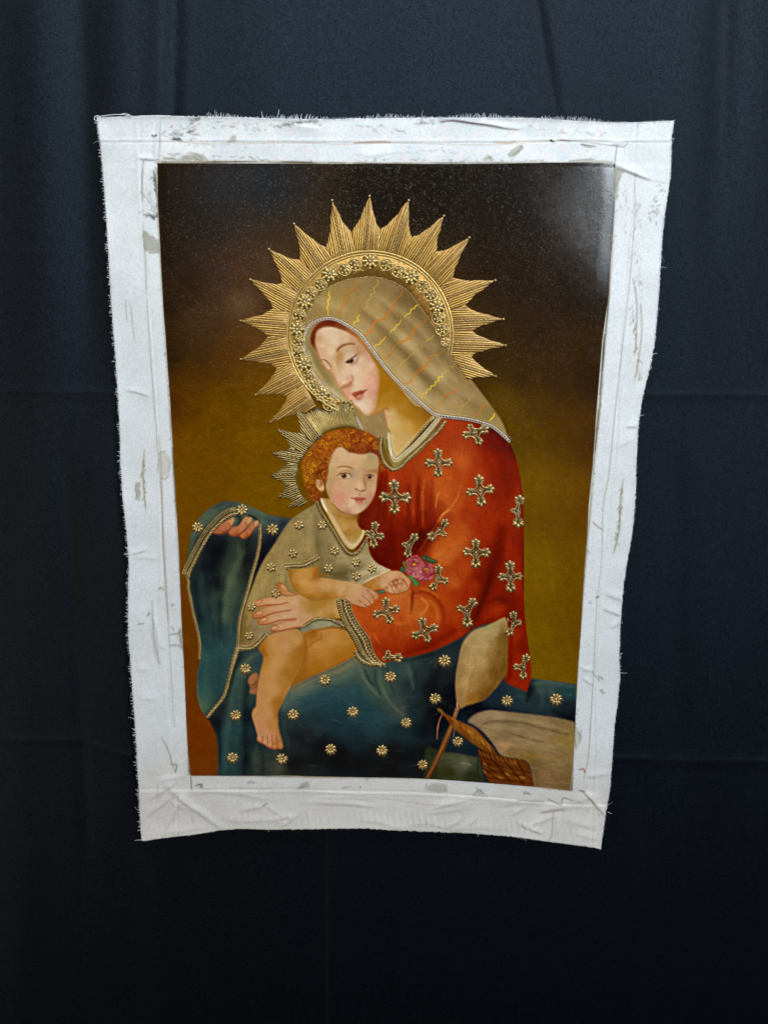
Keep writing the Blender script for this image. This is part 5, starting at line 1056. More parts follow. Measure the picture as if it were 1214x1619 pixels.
def build_canvas(M, root):
    # margin of primed cotton: a ring between the picture edge and the outer edge
    rows = 52; n_side = (620, 760)
    us = []
    for k, n in enumerate((n_side[0], n_side[1], n_side[0], n_side[1])):
        t = np.arange(n) / n
        us.append({0: (t, 0 * t), 1: (0 * t + 1, t), 2: (1 - t, 0 * t + 1), 3: (0 * t, 1 - t)}[k])
    u = np.concatenate([q[0] for q in us]); v = np.concatenate([q[1] for q in us]); n = len(u)
    ix, iy = coons(I_TOP, I_BOT, I_LEF, I_RIG, IC, u, v); ox, oy = coons(O_TOP, O_BOT, O_LEF, O_RIG, OC, u, v)
    jit = np.interp(np.arange(n), np.arange(0, n, 2), np.random.RandomState(5).normal(0, .45, len(np.arange(0, n, 2))))
    t = np.linspace(0, 1, rows)[:, None]
    cx, cy = 600, 760; dx, dy = ox - ix, oy - iy; dl = np.hypot(dx, dy)
    X = ix + dx * t + dx / dl * jit * (t > .99); Y = iy + dy * t + dy / dl * jit * (t > .99)
    h = W(X.ravel(), Y.ravel())
    V = to3d(X.ravel(), Y.ravel(), h); cols = lin(np.clip(sample(BORDER, X.ravel(), Y.ravel()), 0, 1))
    i = np.arange(rows - 1)[:, None] * n; j = np.arange(n)[None]; j2 = (j + 1) % n
    F = np.stack([i + j, i + j2, i + n + j2, i + n + j], -1).reshape(-1, 4)
    # turned-back thickness at the rim
    e = len(V); rim = to3d(X[-1], Y[-1], np.maximum(h.reshape(rows, n)[-1] - .0009, .0008))
    V = np.vstack([V, rim]); cols = np.vstack([cols, cols[(rows - 1) * n:]])
    a = (rows - 1) * n + np.arange(n); b = (rows - 1) * n + (np.arange(n) + 1) % n; c = e + (np.arange(n) + 1) % n; d = e + np.arange(n)
    F = np.vstack([F, np.stack([a, b, c, d], -1)])
    canvas = link('canvas', mesh_from('canvas', V, F[:, ::-1].copy(), [M['cotton']], None, cols), root)
    # frayed threads
    r = np.random.RandomState(9); vs, fs = [], []
    def fray(x, y, dx, dy, L, w, bend):
        b = len(vs) ; P = []
        for k in range(4):
            s = k / 3; P.append((x + dx * L * s - dy * bend * s * s, y + dy * L * s + dx * bend * s * s))
        P = np.array(P); hh = float(W(x, y)) + r.uniform(-.0004, .0006) + np.linspace(0, 1, 4) * r.uniform(-.0015, .0012)
        hh = np.maximum(hh, .0012)
        for k in range(4):
            ww = w * (1 - .4 * k / 3)
            for o, z in ((-.5, 0), (.5, 0), (0, .7)):
                vs.append(tuple(to3d(P[k, 0] - dy * o * ww, P[k, 1] + dx * o * ww, hh[k] + z * ww * PXM)))
        for k in range(3):
            for m_ in range(3): fs.append((b + k * 3 + m_, b + k * 3 + (m_ + 1) % 3, b + k * 3 + 3 + (m_ + 1) % 3, b + k * 3 + 3 + m_))
    for y in np.arange(192, 1326, 1.35):
        dens = .95
        if r.rand() < dens: fray(O_LEF(y) + 2, y + r.uniform(-.6, .6), -.95, r.uniform(-.55, .45), r.uniform(3.5, 8.5) * (.75 + .35 * math.sin(y / 17) * math.sin(y / 5.3)), r.uniform(.55, 1.0), r.uniform(-2, 2))
        if r.rand() < .75: fray(O_RIG(y) - 2, y + r.uniform(-.6, .6), .97, r.uniform(-.5, .2), r.uniform(2.2, 4.6), r.uniform(.5, .9), r.uniform(-1, 1))
    for x in np.arange(256, 1062, 1.25):
        k = 1.0 if 330 < x < 990 else .45
        if r.rand() < .95: fray(x, O_TOP(x) + 2, r.uniform(-.45, .45), -.95, r.uniform(4, 10) * k * (.8 + .3 * math.sin(x / 23)), r.uniform(.55, 1.0), r.uniform(-2, 2))
    for x in np.arange(228, 948, 3.1):
        if r.rand() < .6: fray(x, O_BOT(x) - 1.5, r.uniform(-.6, .6), .9, r.uniform(1.5, 3.4), r.uniform(.5, .8), r.uniform(-1, 1))
    for k in range(26):
        sd = r.randint(4); yy = r.uniform(200, 1320); xx = r.uniform(300, 1040)
        x, y, dx, dy = ((O_LEF(yy) + 1, yy, -.9, r.uniform(-.8, .6)), (O_RIG(yy) - 1, yy, .9, r.uniform(-.8, .6)), (xx, O_TOP(xx) + 1, r.uniform(-.7, .7), -.8), (min(xx, 930), O_BOT(min(xx, 930)) - 1, r.uniform(-.7, .7), .8))[sd]
        fray(x, y, dx, dy, r.uniform(6, 13) * (.6 if sd == 3 else 1), .75, r.uniform(-9, 9))
    for (x, y, dx, dy, L) in ((224, 1328, -1, -.05, 11), (960, 1284, .9, .2, 8), (980, 982, .7, .6, 6), (979, 1036, .75, -.6, 6), (979, 1042, .7, -.7, 5), (1032, 560, .8, -.5, 7), (1028, 578, .5, .6, 7), (416, 186, -.4, -.9, 10), (440, 182, .1, -1, 9), (1030, 552, .9, -.3, 6)):
        fray(x, y, dx, dy, L, 1.0, r.uniform(-3, 3))
    th = link('frayed_threads', mesh_from('frayed_threads', vs, fs, [M['thread']]), canvas); th['kind'] = 'stuff'
    # the loop of loose thread at the upper left corner
    mb = MB(); a = np.linspace(0, 2 * math.pi, 16)[:-1]
    mb.tube(np.stack([154 + 4.5 * np.cos(a), 187 + 4 * np.sin(a)], 1), .6, 2, 0, True); mb.tube(spline([(158, 184), (172, 182), (190, 181), (206, 183)], False, 6), .55, 1)
    mb.tube(spline([(190, 182), (196, 179.5), (204, 181), (209, 184)], False, 6), .5, 1)
    mb.build('loose_thread', [M['thread']], canvas)
    mb = MB(); mb.bump(243.5, 212.5, 3.3, 3.1, 0, 3.6, 0, 0, 12); mb.bump(246.8, 213.5, 1.6, 2.6, 0, 1.2, 0, 1, 8); mb.build('glue_bead', [M['thread'], M['gold_dark']], canvas)  # the dark second bump stands in for the shade beside the bead
    mb = MB(); mb.bump(875, 221.5, 3, 2.4, 0, 2.6, 0, 0, 10); mb.bump(871, 222, 2.4, 2.0, 0, 1, 0, 1, 8); mb.build('glue_bead', [M['thread'], M['gold_dark']], canvas)
    return canvas

def build_picture(M, root):
    nu, nv = 660, 900
    u, v = np.meshgrid(np.linspace(0, 1, nu + 1), np.linspace(0, 1, nv + 1))
    x, y = coons(I_TOP, I_BOT, I_LEF, I_RIG, IC, u.ravel(), v.ravel())
    h = W(x, y); V = to3d(x, y, h).astype(np.float32)
    cols = lin(np.clip(sample(CAN, x, y), 0, 1)).astype(np.float32) * np.interp(y, [250, 560, 800, 1250], [1.04, 1.10, 1.20, 1.42])[:, None].astype(np.float32)  # paint lightened downwards to offset the falloff of the lamps
    i = np.arange(nv)[:, None] * (nu + 1); j = np.arange(nu)[None]
    F = np.stack([i + j, i + nu + 1 + j, i + nu + 2 + j, i + 1 + j], -1).reshape(-1, 4)
    fx, fy = x[F].mean(1), y[F].mean(1)
    R = REG[np.clip(((fy - PY0) * SS).astype(int), 0, NY - 1), np.clip(((fx - PX0) * SS).astype(int), 0, NX - 1)]
    parts = {}
    for k, nm in enumerate(REGNAMES):
        f = F[R == k + 1]
        if len(f) < 4: continue
        used, inv = np.unique(f, return_inverse=True)
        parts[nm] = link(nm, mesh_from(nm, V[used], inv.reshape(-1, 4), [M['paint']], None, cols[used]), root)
    return parts

# ---- small gilded ornaments
def flower(mb, x, y, r, n, rot, g=0, dk=1, sq=.92):
    rr = random.Random(int(x * 7 + y))
    for k in range(n):
        a = rot + 2 * math.pi * k / n + rr.uniform(-.1, .1); q = r * .66
        mb.bump(x + q * math.cos(a), y + q * sq * math.sin(a), r * rr.uniform(.36, .44), r * rr.uniform(.19, .24) * (1.3 if n < 7 else 1), a, r * .26, .3, g)
        mb.bump(x + q * math.cos(a) + .5, y + q * sq * math.sin(a) + .8, r * .46, r * (.36 if n < 7 else .29), a, .5, 0, dk)  # dark underside shifted down, a painted shadow below each petal
    mb.bump(x, y, r * .25, r * .25, 0, r * .28, .3, g)

def spiral(cx, cy, r, a0, turn, n=9):
    return [(cx + r * (1 - .6 * k / n) * math.cos(a0 + turn * k / n), cy + r * (1 - .6 * k / n) * math.sin(a0 + turn * k / n)) for k in range(n + 1)]

def cross(mb, x, y, arms, diamond=False, g=0, dk=1):
    rj = random.Random(int(x * 3 + y)); A = sorted((math.radians(a + rj.uniform(-4, 4)), L * rj.uniform(.95, 1.06)) for a, L in arms)
    for a, L in A:                                  # dark ground: flared arm
        c, s = math.cos(a), math.sin(a); p = lambda u, v: (x + u * c - v * s, y + u * s + v * c)
        k = L / 22.0
        mb.plate([p(-1, -3.8 * k), p(L * .40, -1.9), p(L * .54, -6.4 * k), p(L * .64, -6.0 * k), p(L * .68, -3.4 * k), p(L * .84, -6.2 * k), p(L * .96, -5.6 * k), p(L * 1.06, 0), p(L * .96, 5.6 * k), p(L * .84, 6.2 * k), p(L * .68, 3.4 * k), p(L * .64, 6.0 * k), p(L * .54, 6.4 * k), p(L * .40, 1.9), p(-1, 3.8 * k)], .35, dk, .4)
        for da, l in ((-.98, 1.0), (0, 1.12), (.98, 1.0)):   # three-lobed palmette
            b = a + da; q0 = L * .66
            bx, by = x + q0 * c + L * .25 * l * math.cos(b), y + q0 * s + L * .25 * l * math.sin(b)
            mb.bump(bx + rj.uniform(-.3, .3), by + rj.uniform(-.3, .3), L * .16 * rj.uniform(.9, 1.12), L * .105 * rj.uniform(.9, 1.12), b, 2.6, .2, g)
        for sg in (-1, 1):                          # curls beside the palmette
            q = p(L * .56, sg * 4.7 * k); mb.tube(spiral(q[0], q[1], 2.7 * k, a + sg * 1.2, -sg * 5.2, 10), .85, .3, g, h=1.8)
    m = len(A)
    for i in range(m):                              # curved stems sweeping from arm to arm
        (a, La), (b, Lb) = A[i], A[(i + 1) % m]
        d = (b - a) % (2 * math.pi)
        if m > 1 and d < 2.7:
            mid = a + d / 2; P = []
            for t in np.linspace(0, 1, 11):
                p0 = np.array([La * .62 * math.cos(a) - 2.4 * math.cos(a - math.pi / 2), La * .62 * math.sin(a) - 2.4 * math.sin(a - math.pi / 2)])
                p2 = np.array([Lb * .62 * math.cos(b) - 2.4 * math.cos(b + math.pi / 2), Lb * .62 * math.sin(b) - 2.4 * math.sin(b + math.pi / 2)])
                p1 = np.array([4.4 * math.cos(mid), 4.4 * math.sin(mid)])
                P.append(p0 * (1 - t)**2 + 2 * p1 * t * (1 - t) + p2 * t * t)
            mb.tube(np.array(P) + (x, y), .98, .4, g, h=1.6)
        elif m > 1:
            P = [(La * .6 * math.cos(a) * (1 - t), La * .6 * math.sin(a) * (1 - t)) for t in np.linspace(0, 1, 6)]
            mb.tube(np.array(P) + (x, y), 1.0, .4, g, h=1.6)
    if diamond:
        mb.tube(np.array([(x, y - 6), (x + 4.4, y), (x, y + 6), (x - 4.4, y)]), .6, .6, g, True)
    mb.bump(x, y, 1.9, 1.9, 0, 1.7, .5, g)
    if diamond: return
    for a in range(4): mb.bump(x + 4.2 * math.cos(a * 1.57 + .78), y + 4.2 * math.sin(a * 1.57 + .78), 1.1, .8, a * 1.57 + .78, .9, .5, g, 6)

def chain(mb, P, w, step=4.6, beads=0, cords=0, g=0, dk=1):
    """twisted gilt braid laid along P on a dark ground"""
    P = resample(P, 2.0); mb.strip(offset(P, -w * .52), offset(P, w * .52), .3, dk)
    Q = resample(P, step * .62); T = np.gradient(Q, axis=0)
    for k in range(len(Q)):
        a = math.atan2(T[k, 1], T[k, 0])
        mb.bump(Q[k, 0], Q[k, 1], w * .50, w * .17, a + .95, 1.9, .2, g, 8)
        if k % 2 == 0:
            d = w * .44; mb.bump(Q[k, 0] - d * math.sin(a), Q[k, 1] + d * math.cos(a), .9, .8, 0, 1.3, .2, g, 6)
    for c in range(cords):
        d = (w * .5 + 2.2 + 2.3 * c); mb.tube(offset(P, -d), .75, .2, g)
    if beads == 1:
        for q in resample(offset(P, -w * .5 - 1.6), 3.4): mb.bump(q[0], q[1], 1.35, 1.2, 0, 1.4, .2, g, 6)

def seg(a, b, n=2): return np.array([a + (b - a) * t for t in np.linspace(0, 1, n)])

def pip(p, poly):
    x, y = p; c = False
    for i in range(len(poly)):
        (x0, y0), (x1, y1) = poly[i - 1], poly[i]
        if (y0 > y) != (y1 > y) and x < (x1 - x0) * (y - y0) / (y1 - y0) + x0: c = not c
    return c

def halo_ray(M, parent, tip, vl, vr, bl_, br, sp, mats, pearl=True, amp=1.1, tr=.85):
    """one ray: leaf ground, parallel cords, a wavy middle cord and a bead at the tip"""
    mb = MB(); tip, vl, vr, bl_, br = [np.array(q, float) for q in (tip, vl, vr, bl_, br)]
    mid0 = (bl_ + br) / 2
    side = lambda a, b: [tuple(a + (b - a) * t + ((mid0 + (tip - mid0) * (t if b is tip else 1 - t)) - (a + (b - a) * t)) * .16 * math.sin(t * 3.14) + np.array([-(b - a)[1], (b - a)[0]]) * .012 * math.sin(t * 17 + a[0])) for t in (0, .2, .4, .6, .8)]
    poly = [tuple(bl_)] + side(vl, tip) + [tuple(tip)] + side(tip, vr)[1:] + [tuple(vr), tuple(br)]
    mb.plate(poly, .45, 1, .5)
    base = (bl_ + br) / 2; ax = tip - base; L = np.hypot(*ax); ax /= L; nx = np.array([-ax[1], ax[0]])
    half = max(abs((vl - base) @ nx), abs((vr - base) @ nx)); rr = random.Random(int(tip[0] * 13 + tip[1]))
    k = -int(half / sp)
    while k * sp <= half:
        o = k * sp + rr.uniform(-.25, .25)
        if k == 0:
            s = np.linspace(2, L - 3, int(L * .8)); P = base + np.outer(s, ax) + np.outer(amp * np.sin(s * 1.05) + rr.uniform(-.2, .2), nx)
            mb.tube(P, tr * .95, .6, 2, h=2.4); k += 1; continue
        if abs(k) == 1 and sp < 3.6: pass
        start = None; end = None
        for s in np.arange(-6, L, 1.0):
            q = base + ax * s * 1.0 + nx * o * (1 - .06 * max(s, 0) / L)
            if pip(q, poly):
                if start is None: start = s
                end = s
        if start is not None and end - start > 4:
            s = np.linspace(start - .5, end + rr.uniform(0, 1.8), 7)
            P = base + np.outer(s, ax) + np.outer(o * (1 - .06 * np.maximum(s, 0) / L) + np.array([rr.uniform(-.25, .25) for _ in s]), nx)
            mb.tube(P, tr * rr.uniform(.8, 1.15), .2, 0 if rr.random() < .8 else 2, h=2.1)
        k += 1
    if pearl: mb.bump(tip[0], tip[1], 2.1, 2.0, 0, 2.6, .3, 2, 8)
    return mb.build('halo_ray', mats, parent)

def build_halos(M, root):
    C = np.array([585.0, 528.0])
    ang = lambda p: math.atan2(p[1] - C[1], p[0] - C[0])
    onr = lambda p, r: C + r * np.array([math.cos(ang(p)), math.sin(ang(p))])
    # band: outer circle and the veil's edge inside
    inner = spline([(531, 633), (519, 617), (503, 598), (488.5, 570), (481, 545), (481.5, 510), (498, 474), (530, 448), (577, 437), (612, 441), (645, 459), (667, 488), (691, 522), (713, 559)], False, 10)
    a0, a1 = math.radians(112), math.radians(376); A = np.linspace(a0, a1, 130)
    r_out = 131.5
    outer = np.stack([C[0] + r_out * np.cos(A), C[1] + r_out * np.sin(A)], 1)
    mb = MB(); I = resample(inner, n=130)
    mb.strip(outer, I, .5, 1)
    mb.tube(np.stack([C[0] + 131 * np.cos(A), C[1] + 131 * np.sin(A)], 1), 1.3, .4, 0); mb.tube(np.stack([C[0] + 126.5 * np.cos(A), C[1] + 126.5 * np.sin(A)], 1), 1.0, .4, 0)
    rr = random.Random(4)
    for q in resample(offset(I, 1.2), 3.2): mb.bump(q[0] + rr.uniform(-.6, .6), q[1] + rr.uniform(-.6, .6), rr.uniform(.8, 1.7), rr.uniform(.6, 1.1), rr.uniform(0, 3), .8, .4, 2 if rr.random() < .3 else 0, 6)
    for k in range(300):
        t = rr.uniform(a0 + .05, a1 - .1); q = rr.uniform(100, 125); x, y = C[0] + q * math.cos(t), C[1] + q * math.sin(t)
        if min(np.hypot(I[:, 0] - x, I[:, 1] - y)) < 3 or pip((x, y), [tuple(v) for v in I]): continue
        mb.bump(x, y, rr.uniform(1, 2.4), rr.uniform(.7, 1.3), rr.uniform(0, 3), rr.uniform(.6, 1.3), .3, 1 if rr.random() < .6 else 0, 6)
    halo = mb.build('gold_halo', [M['halo_pale'], M['halo'], M['gold']], root)
    halo['label'] = 'gilded relief halo of pointed rays round the veiled head'
    ros = [(585, 412.6), (521, 433), (481.6, 476.8), (469.7, 520.3), (649.3, 437.3), (690.8, 484.7), (480.6, 575), (509.3, 623.3)]
    for x, y in ros:
        mb = MB(); mb.plate([(x + 13.2 * math.cos(a), y + 13.2 * math.sin(a)) for a in np.linspace(0, 6.283, 15)[:-1]], .7, 1, .6)
        for k in range(8):
            a = ang((x, y)) + k * math.pi / 4; mb.bump(x + 6.8 * math.cos(a), y + 6.8 * math.sin(a), 4.0, 2.2, a, 2.6, .5, 0); mb.bump(x + 11.2 * math.cos(a), y + 11.2 * math.sin(a), 1.9, 2.4, a, 2.4, .5, 0, 6)
        mb.bump(x, y, 2.3, 2.3, 0, 2.4, .6, 2); mb.build('rosette', [M['halo_pale'], M['halo_mid'], M['pearl']], halo)
    med = [(544.9, 426.4), (560.7, 418.5), (506.3, 450), (491.5, 464), (473, 498.6), (610.8, 418.5), (630.5, 429.4), (669, 453), (680, 466), (692.8, 503.5), (698.7, 521.3), (471.7, 539.3), (470.7, 557), (486.5, 595.7), (495.4, 610.5), (521, 640), (704, 541)]
    for x, y in med:
        mb = MB(); r = 10.2 if (x, y) != (704, 541) else 7; a = ang((x, y)); q = np.linspace(0, 2 * math.pi, 17)[:-1]
        mb.plate([(x + r * math.cos(t), y + r * math.sin(t)) for t in q], .6, 1, .5)
        mb.tube(np.stack([x + r * np.cos(q), y + r * .92 * np.sin(q)], 1), .8, .5, 0, True)
        for k in range(6):
            t = a + k * math.pi / 3; mb.bump(x + r * .6 * math.cos(t), y + r * .6 * math.sin(t), 2.6, 1.7, t + .6, 2.2, .4, 0, 6)
        mb.tube(spiral(x, y, r * .42, a, 4.5), .7, .6, 0); mb.bump(x, y, 1.3, 1.3, 0, 1.7, .5, 0, 6)
        mb.build('medallion', [M['halo_pale'], M['halo_mid']], halo)
    tips = [(428, 667), (404.5, 624.3), (380.8, 568), (380.8, 507), (396, 441.8), (425.2, 393.8), (464.8, 353.7), (525, 316.7), (584.4, 309.8), (646.3, 316.7), (701.7, 341.4), (741.8, 375.4), (782.8, 443.2), (795.6, 504.5), (799, 546), (783.5, 595)]
    vals = [(475, 655), (454, 627), (438, 582), (424, 532), (432, 487.7), (446, 448), (473.7, 410.6), (516, 391), (554.7, 366), (600.9, 362), (651, 375), (690.8, 397.7), (716.5, 439), (735, 483.7), (746, 523), (744.5, 563), (738, 601)]
    for i, t in enumerate(tips):
        vl, vr = vals[i], vals[i + 1]; bl_, br = onr(vl, 131), onr(vr, 131)
        if i == 15: br = np.array([732, 590.0]); bl_ = np.array([711, 562.0])
        if i == 14: br = np.array([711, 562.0])
        if i == 0: bl_ = np.array([500, 642.0])
        halo_ray(M, halo, t, vl, vr, bl_, br, 3.6, [M['halo_line'], M['halo_red'], M['gold']])
    # the child's smaller halo: open rays of cord
    K = np.array([547.0, 745.0])
    def edge(p, r):
        a = math.atan2(p[1] - K[1], p[0] - K[0]); return K + r * np.array([math.cos(a), math.sin(a)])
    mb = MB()
    fan = [(483, 655), (500, 643), (520, 652), (533, 640), (546, 634), (556, 640), (562, 657), (569.5, 677)]
    base = [edge(p, 71) for p in fan]; base[-1] = np.array([566, 679.0])
    mb.strip(resample(fan, n=30), resample(base, n=30), .4, 1)
    for q0, q1 in zip(resample(fan, n=36), resample(base, n=36)):
        s = np.linspace(rr.uniform(0, .12), 1, 7)[:, None]; mb.tube(q0 * (1 - s) + q1 * s, .85, .4, 0)
    for k in range(34):
        q = np.array([rr.uniform(533, 560), rr.uniform(632, 652)])
        mb.bump(q[0], q[1], rr.uniform(1.2, 2.2), rr.uniform(1, 1.6), rr.uniform(0, 3), 1.8, .5, 0, 6)
    ch = mb.build('child_halo', [M['halo_pale'], M['halo_dark'], M['pearl']], root); ch['label'] = 'smaller gilded halo of corded rays round the child'
    ctips = [(454, 803), (437.6, 787), (426.7, 752.7), (427.7, 716), (436.6, 677.6), (468, 649)]
    cval = [(476, 801), (462, 790), (452, 768.5), (454, 732), (460, 708), (474, 684), (487, 652)]
    rad = [80, 82, 83, 79, 73, 70, 68]
    for i, t in enumerate(ctips):
        vl, vr = cval[i], cval[i + 1]
        halo_ray(M, ch, t, vl, vr, edge(vl, rad[i] - 2), edge(vr, rad[i + 1] - 2), 3.2, [M['halo_pale'], M['halo_dark'], M['gold']], False, 1.1, .85)
    return halo, ch

def build_relief(M, parts):
    G2 = [M['gold'], M['gold_dark']]
    dress, mantle, tunic, veil = parts['red_dress'], parts['blue_mantle'], parts['tunic'], parts['veil']
    CR = [(693.4, 731.4, [(-90, 22), (0, 22), (90, 22), (180, 21)], 1), (624, 786, [(-90, 26), (0, 23), (90, 25), (180, 23)], 1), (758.4, 776, [(-97, 23), (-6, 23), (84, 23), (175, 22)], 1),
          (752, 873.5, [(-88, 22), (3, 21), (90, 23), (183, 21)], 0), (750, 684.5, [(-20, 22), (165, 20), (60, 20), (-130, 15)], 1), (589, 845, [(-72, 20), (10, 19), (85, 21), (195, 12)], 1), (807, 911.8, [(-90, 23), (0, 18), (88, 23), (180, 20)], 0),
          (819, 808, [(-85, 25), (185, 12), (87, 24)], 0), (694.7, 838, [(-50, 20), (140, 22), (45, 14)], 0), (646.5, 862, [(-55, 21), (190, 11), (100, 20)], 0), (691, 914, [(-78, 20), (20, 17), (115, 21)], 1), (610.5, 966.3, [(-93, 20), (-12, 22), (70, 20), (165, 21)], 1),
          (670.8, 998, [(-105, 21), (-20, 22), (68, 19), (155, 21)], 0), (613, 1040, [(-84, 12), (-2, 24), (165, 9)], 0), (738, 966, [(200, 16), (-52, 22), (92, 25)], 0), (811, 986, [(-88, 18), (-8, 14), (115, 21)], 0), (828, 1055, [(-78, 20), (180, 17), (92, 19)], 0)]
    for x, y, arms, dm in CR:
        mb = MB(); cross(mb, x, y, arms, dm); mb.build('cross_ornament', G2, dress)
    FL = [(382.5, 806, 9.5), (312.6, 834, 9), (430.7, 837, 9.5), (388.3, 1057.6, 9), (372.8, 1131, 9), (463.5, 1130, 9), (513.6, 1075.4, 9), (557.6, 1125.5, 9), (522.8, 1184.9, 9), (367.8, 1198.4, 9), (445.7, 1200, 9), (617, 1070.5, 9.2), (702.6, 1044.8, 10), (687.8, 1104.5, 9.3),
          (641.8, 1142.9, 8.6), (603.8, 1186.8, 9), (668, 1209, 8.2), (723.6, 1172.5, 8.4), (801.4, 1108, 9), (878.7, 1105.8, 10)]
    for i, (x, y, r) in enumerate(FL):
        mb = MB(); flower(mb, x, y, r, 8 if i < 3 else 9, i * .37); mb.build('flower_ornament', G2, mantle)
    FT = [(472.7, 830), (509.3, 830.4), (462.9, 875), (428.3, 897), (528.8, 871), (519, 898.9), (562.4, 888.5), (563, 911), (436, 938), (397.4, 959.7), (393.7, 1005), (587.8, 898.7)]
    for i, (x, y) in enumerate(FT):
        mb = MB(); flower(mb, x, y, 7.4 if i < 9 else 6.8, 6, i * .8 + .3); mb.build('flower_ornament', G2, tunic)
    def trim(pts, w, parent, name='gold_trim', **k):
        mb = MB(); chain(mb, pts if isinstance(pts, np.ndarray) else spline(pts, False, 8), w, **k); return mb.build(name, G2, parent)
    trim(KH('72,610 88,560 104,535 124,490 162,418 207,343 257,286 302,243 342,219 380,212'), 6, mantle, cords=3)
    trim(KH('66,590 66,620 76,645 74,690 84,740 96,800 108,860 124,920 138,985 148,1050 145,1140'), 5.5, mantle)
    trim(KH('532,284 532,360 525,430 505,520 482,600 452,710 425,800 405,880 396,960 392,1045 380,1085 362,1150 350,1210'), 6.2, mantle)
    trim(KJ('350,265 338,310 318,370 300,430 275,530 255,580 220,625 155,704'), 6.2, mantle)
    trim(KH('690,553 740,548 800,545 850,525 908,492'), 6, tunic, beads=1); trim(KH('692,535 700,560 712,566'), 4, tunic)
    trim(KH('400,1075 440,1078 480,1070 520,1040 550,1010 572,985'), 6, tunic, beads=1)
    trim(KI('0,862 60,822 120,802 180,803 240,818 322,862'), 5.5, tunic)
    trim(KF('512,782 545,855 592,930 650,1020 700,1105 745,1170 785,1195 830,1182 872,1130 915,1060'), 5.2, tunic)
    # woman's neckline and cuff
    trim(KS('140,405 118,500 112,600 135,710 185,830 250,905 330,935 430,895 520,805 620,705 750,590 880,470 1000,360 1090,250 1150,165'), 6.2, dress, name='neckline_trim', step=4.4)
    mb = MB()
    Lf = resample(spline(KI('262,652 278,740 312,830 350,900 398,980 440,1060 500,1130 560,1168'), False, 10), n=40); Rt = resample(spline(KI('372,662 388,740 432,830 482,900 530,970 552,1050 590,1120 640,1172'), False, 10), n=40)
    mb.strip(Lf, Rt, .6, 1)
    for P, r in ((Rt, .9), (Lf * .72 + Rt * .28, .8), (Lf * .66 + Rt * .34, .8)): mb.tube(P, r, .6, 0)
    for q in resample(Lf * .9 + Rt * .1, 3.6):
        mb.bump(q[0], q[1], 1.6, 1.2, .6, 1.6, .6, 0, 6)
    for q in resample(Lf * .80 + Rt * .20, 3.4): mb.bump(q[0], q[1], 1.2, 1.0, .6, 1.3, .6, 0, 6)
    mid = resample(Lf * .36 + Rt * .64, 5.2); T = np.gradient(mid, axis=0)
    for k, q in enumerate(mid):
        a = math.atan2(T[k, 1], T[k, 0])
        for d, l in ((.95, 4.6), (0.0, 4.0), (-.95, 4.6)):
            mb.bump(q[0] + 3.0 * math.cos(a + math.pi / 2 + d) * (1 if d else 0), q[1] + 3.0 * math.sin(a + math.pi / 2 + d) * (1 if d else 0), 2.3, 1.25, a + math.pi / 2 + d, 2.0, .6, 0, 6)
        mb.bump(q[0] - 4.2 * math.cos(a + math.pi / 2), q[1] - 4.2 * math.sin(a + math.pi / 2), 1.9, 1.4, a, 1.9, .6, 0, 6)
    mb.build('cuff_band', G2, dress)
    trim(KI('415,1062 432,1100 470,1140 530,1165 600,1162 650,1170'), 7, dress, name='cuff_trim', beads=0)
    # white lace and bead row along the veil
    lp = [(484, 524), (491.6, 513.5), (503.5, 507), (517.3, 504), (529, 505.5), (543, 511.5), (558.9, 521.5), (570.7, 531), (582.6, 547), (598.4, 568.6), (610.3, 584.4), (628, 604), (647.8, 622), (667.6, 640), (687.4, 655.6), (714.9, 660.5), (738.6, 663.2), (758.4, 668), (778.2, 675), (792, 686), (803.9, 697)]
    P = spline(lp, False, 10); mb = MB(); Q = resample(P, 4.7); T = np.gradient(Q, axis=0); th = np.linspace(0, 2 * math.pi, 9)[:-1]
    for k, q in enumerate(Q):
        a = math.atan2(T[k, 1], T[k, 0]); u, v = 2.35 * np.cos(th), 1.9 * np.sin(th)
        mb.tube(np.stack([q[0] + u * math.cos(a) - v * math.sin(a), q[1] + u * math.sin(a) + v * math.cos(a)], 1), .46, .2, 0, True, .8)
    mb.tube(offset(resample(P, 3), -2.0), .55, .2, 0)
    for q in resample(offset(resample(P, 3), -5.0), 3.5): mb.bump(q[0], q[1], 1.15, 1.05, 0, 1.2, .1, 1, 6)
    mb.build('veil_lace', [M['lace'], M['gold']], veil)
    for pts in ([(483.5, 526), (480.5, 540), (482, 552), (487, 568), (495, 586), (505, 602), (518, 617), (533, 631)], [(564, 661), (568, 669), (572, 678)]):
        P = spline(pts, False, 10); mb = MB(); mb.tube(offset(resample(P, 3), 1.2), .55, .2, 0); Q = resample(P, 3.4); T = np.gradient(Q, axis=0)
        for k, q in enumerate(Q):
            a = math.atan2(T[k, 1], T[k, 0]); u, v = 1.7 * np.cos(th), 1.2 * np.sin(th)
            mb.tube(np.stack([q[0] + u * math.cos(a) - v * math.sin(a), q[1] + u * math.sin(a) + v * math.cos(a)], 1), .42, .2, 0, True, .6)
        mb.build('veil_lace', [M['lace']], veil)

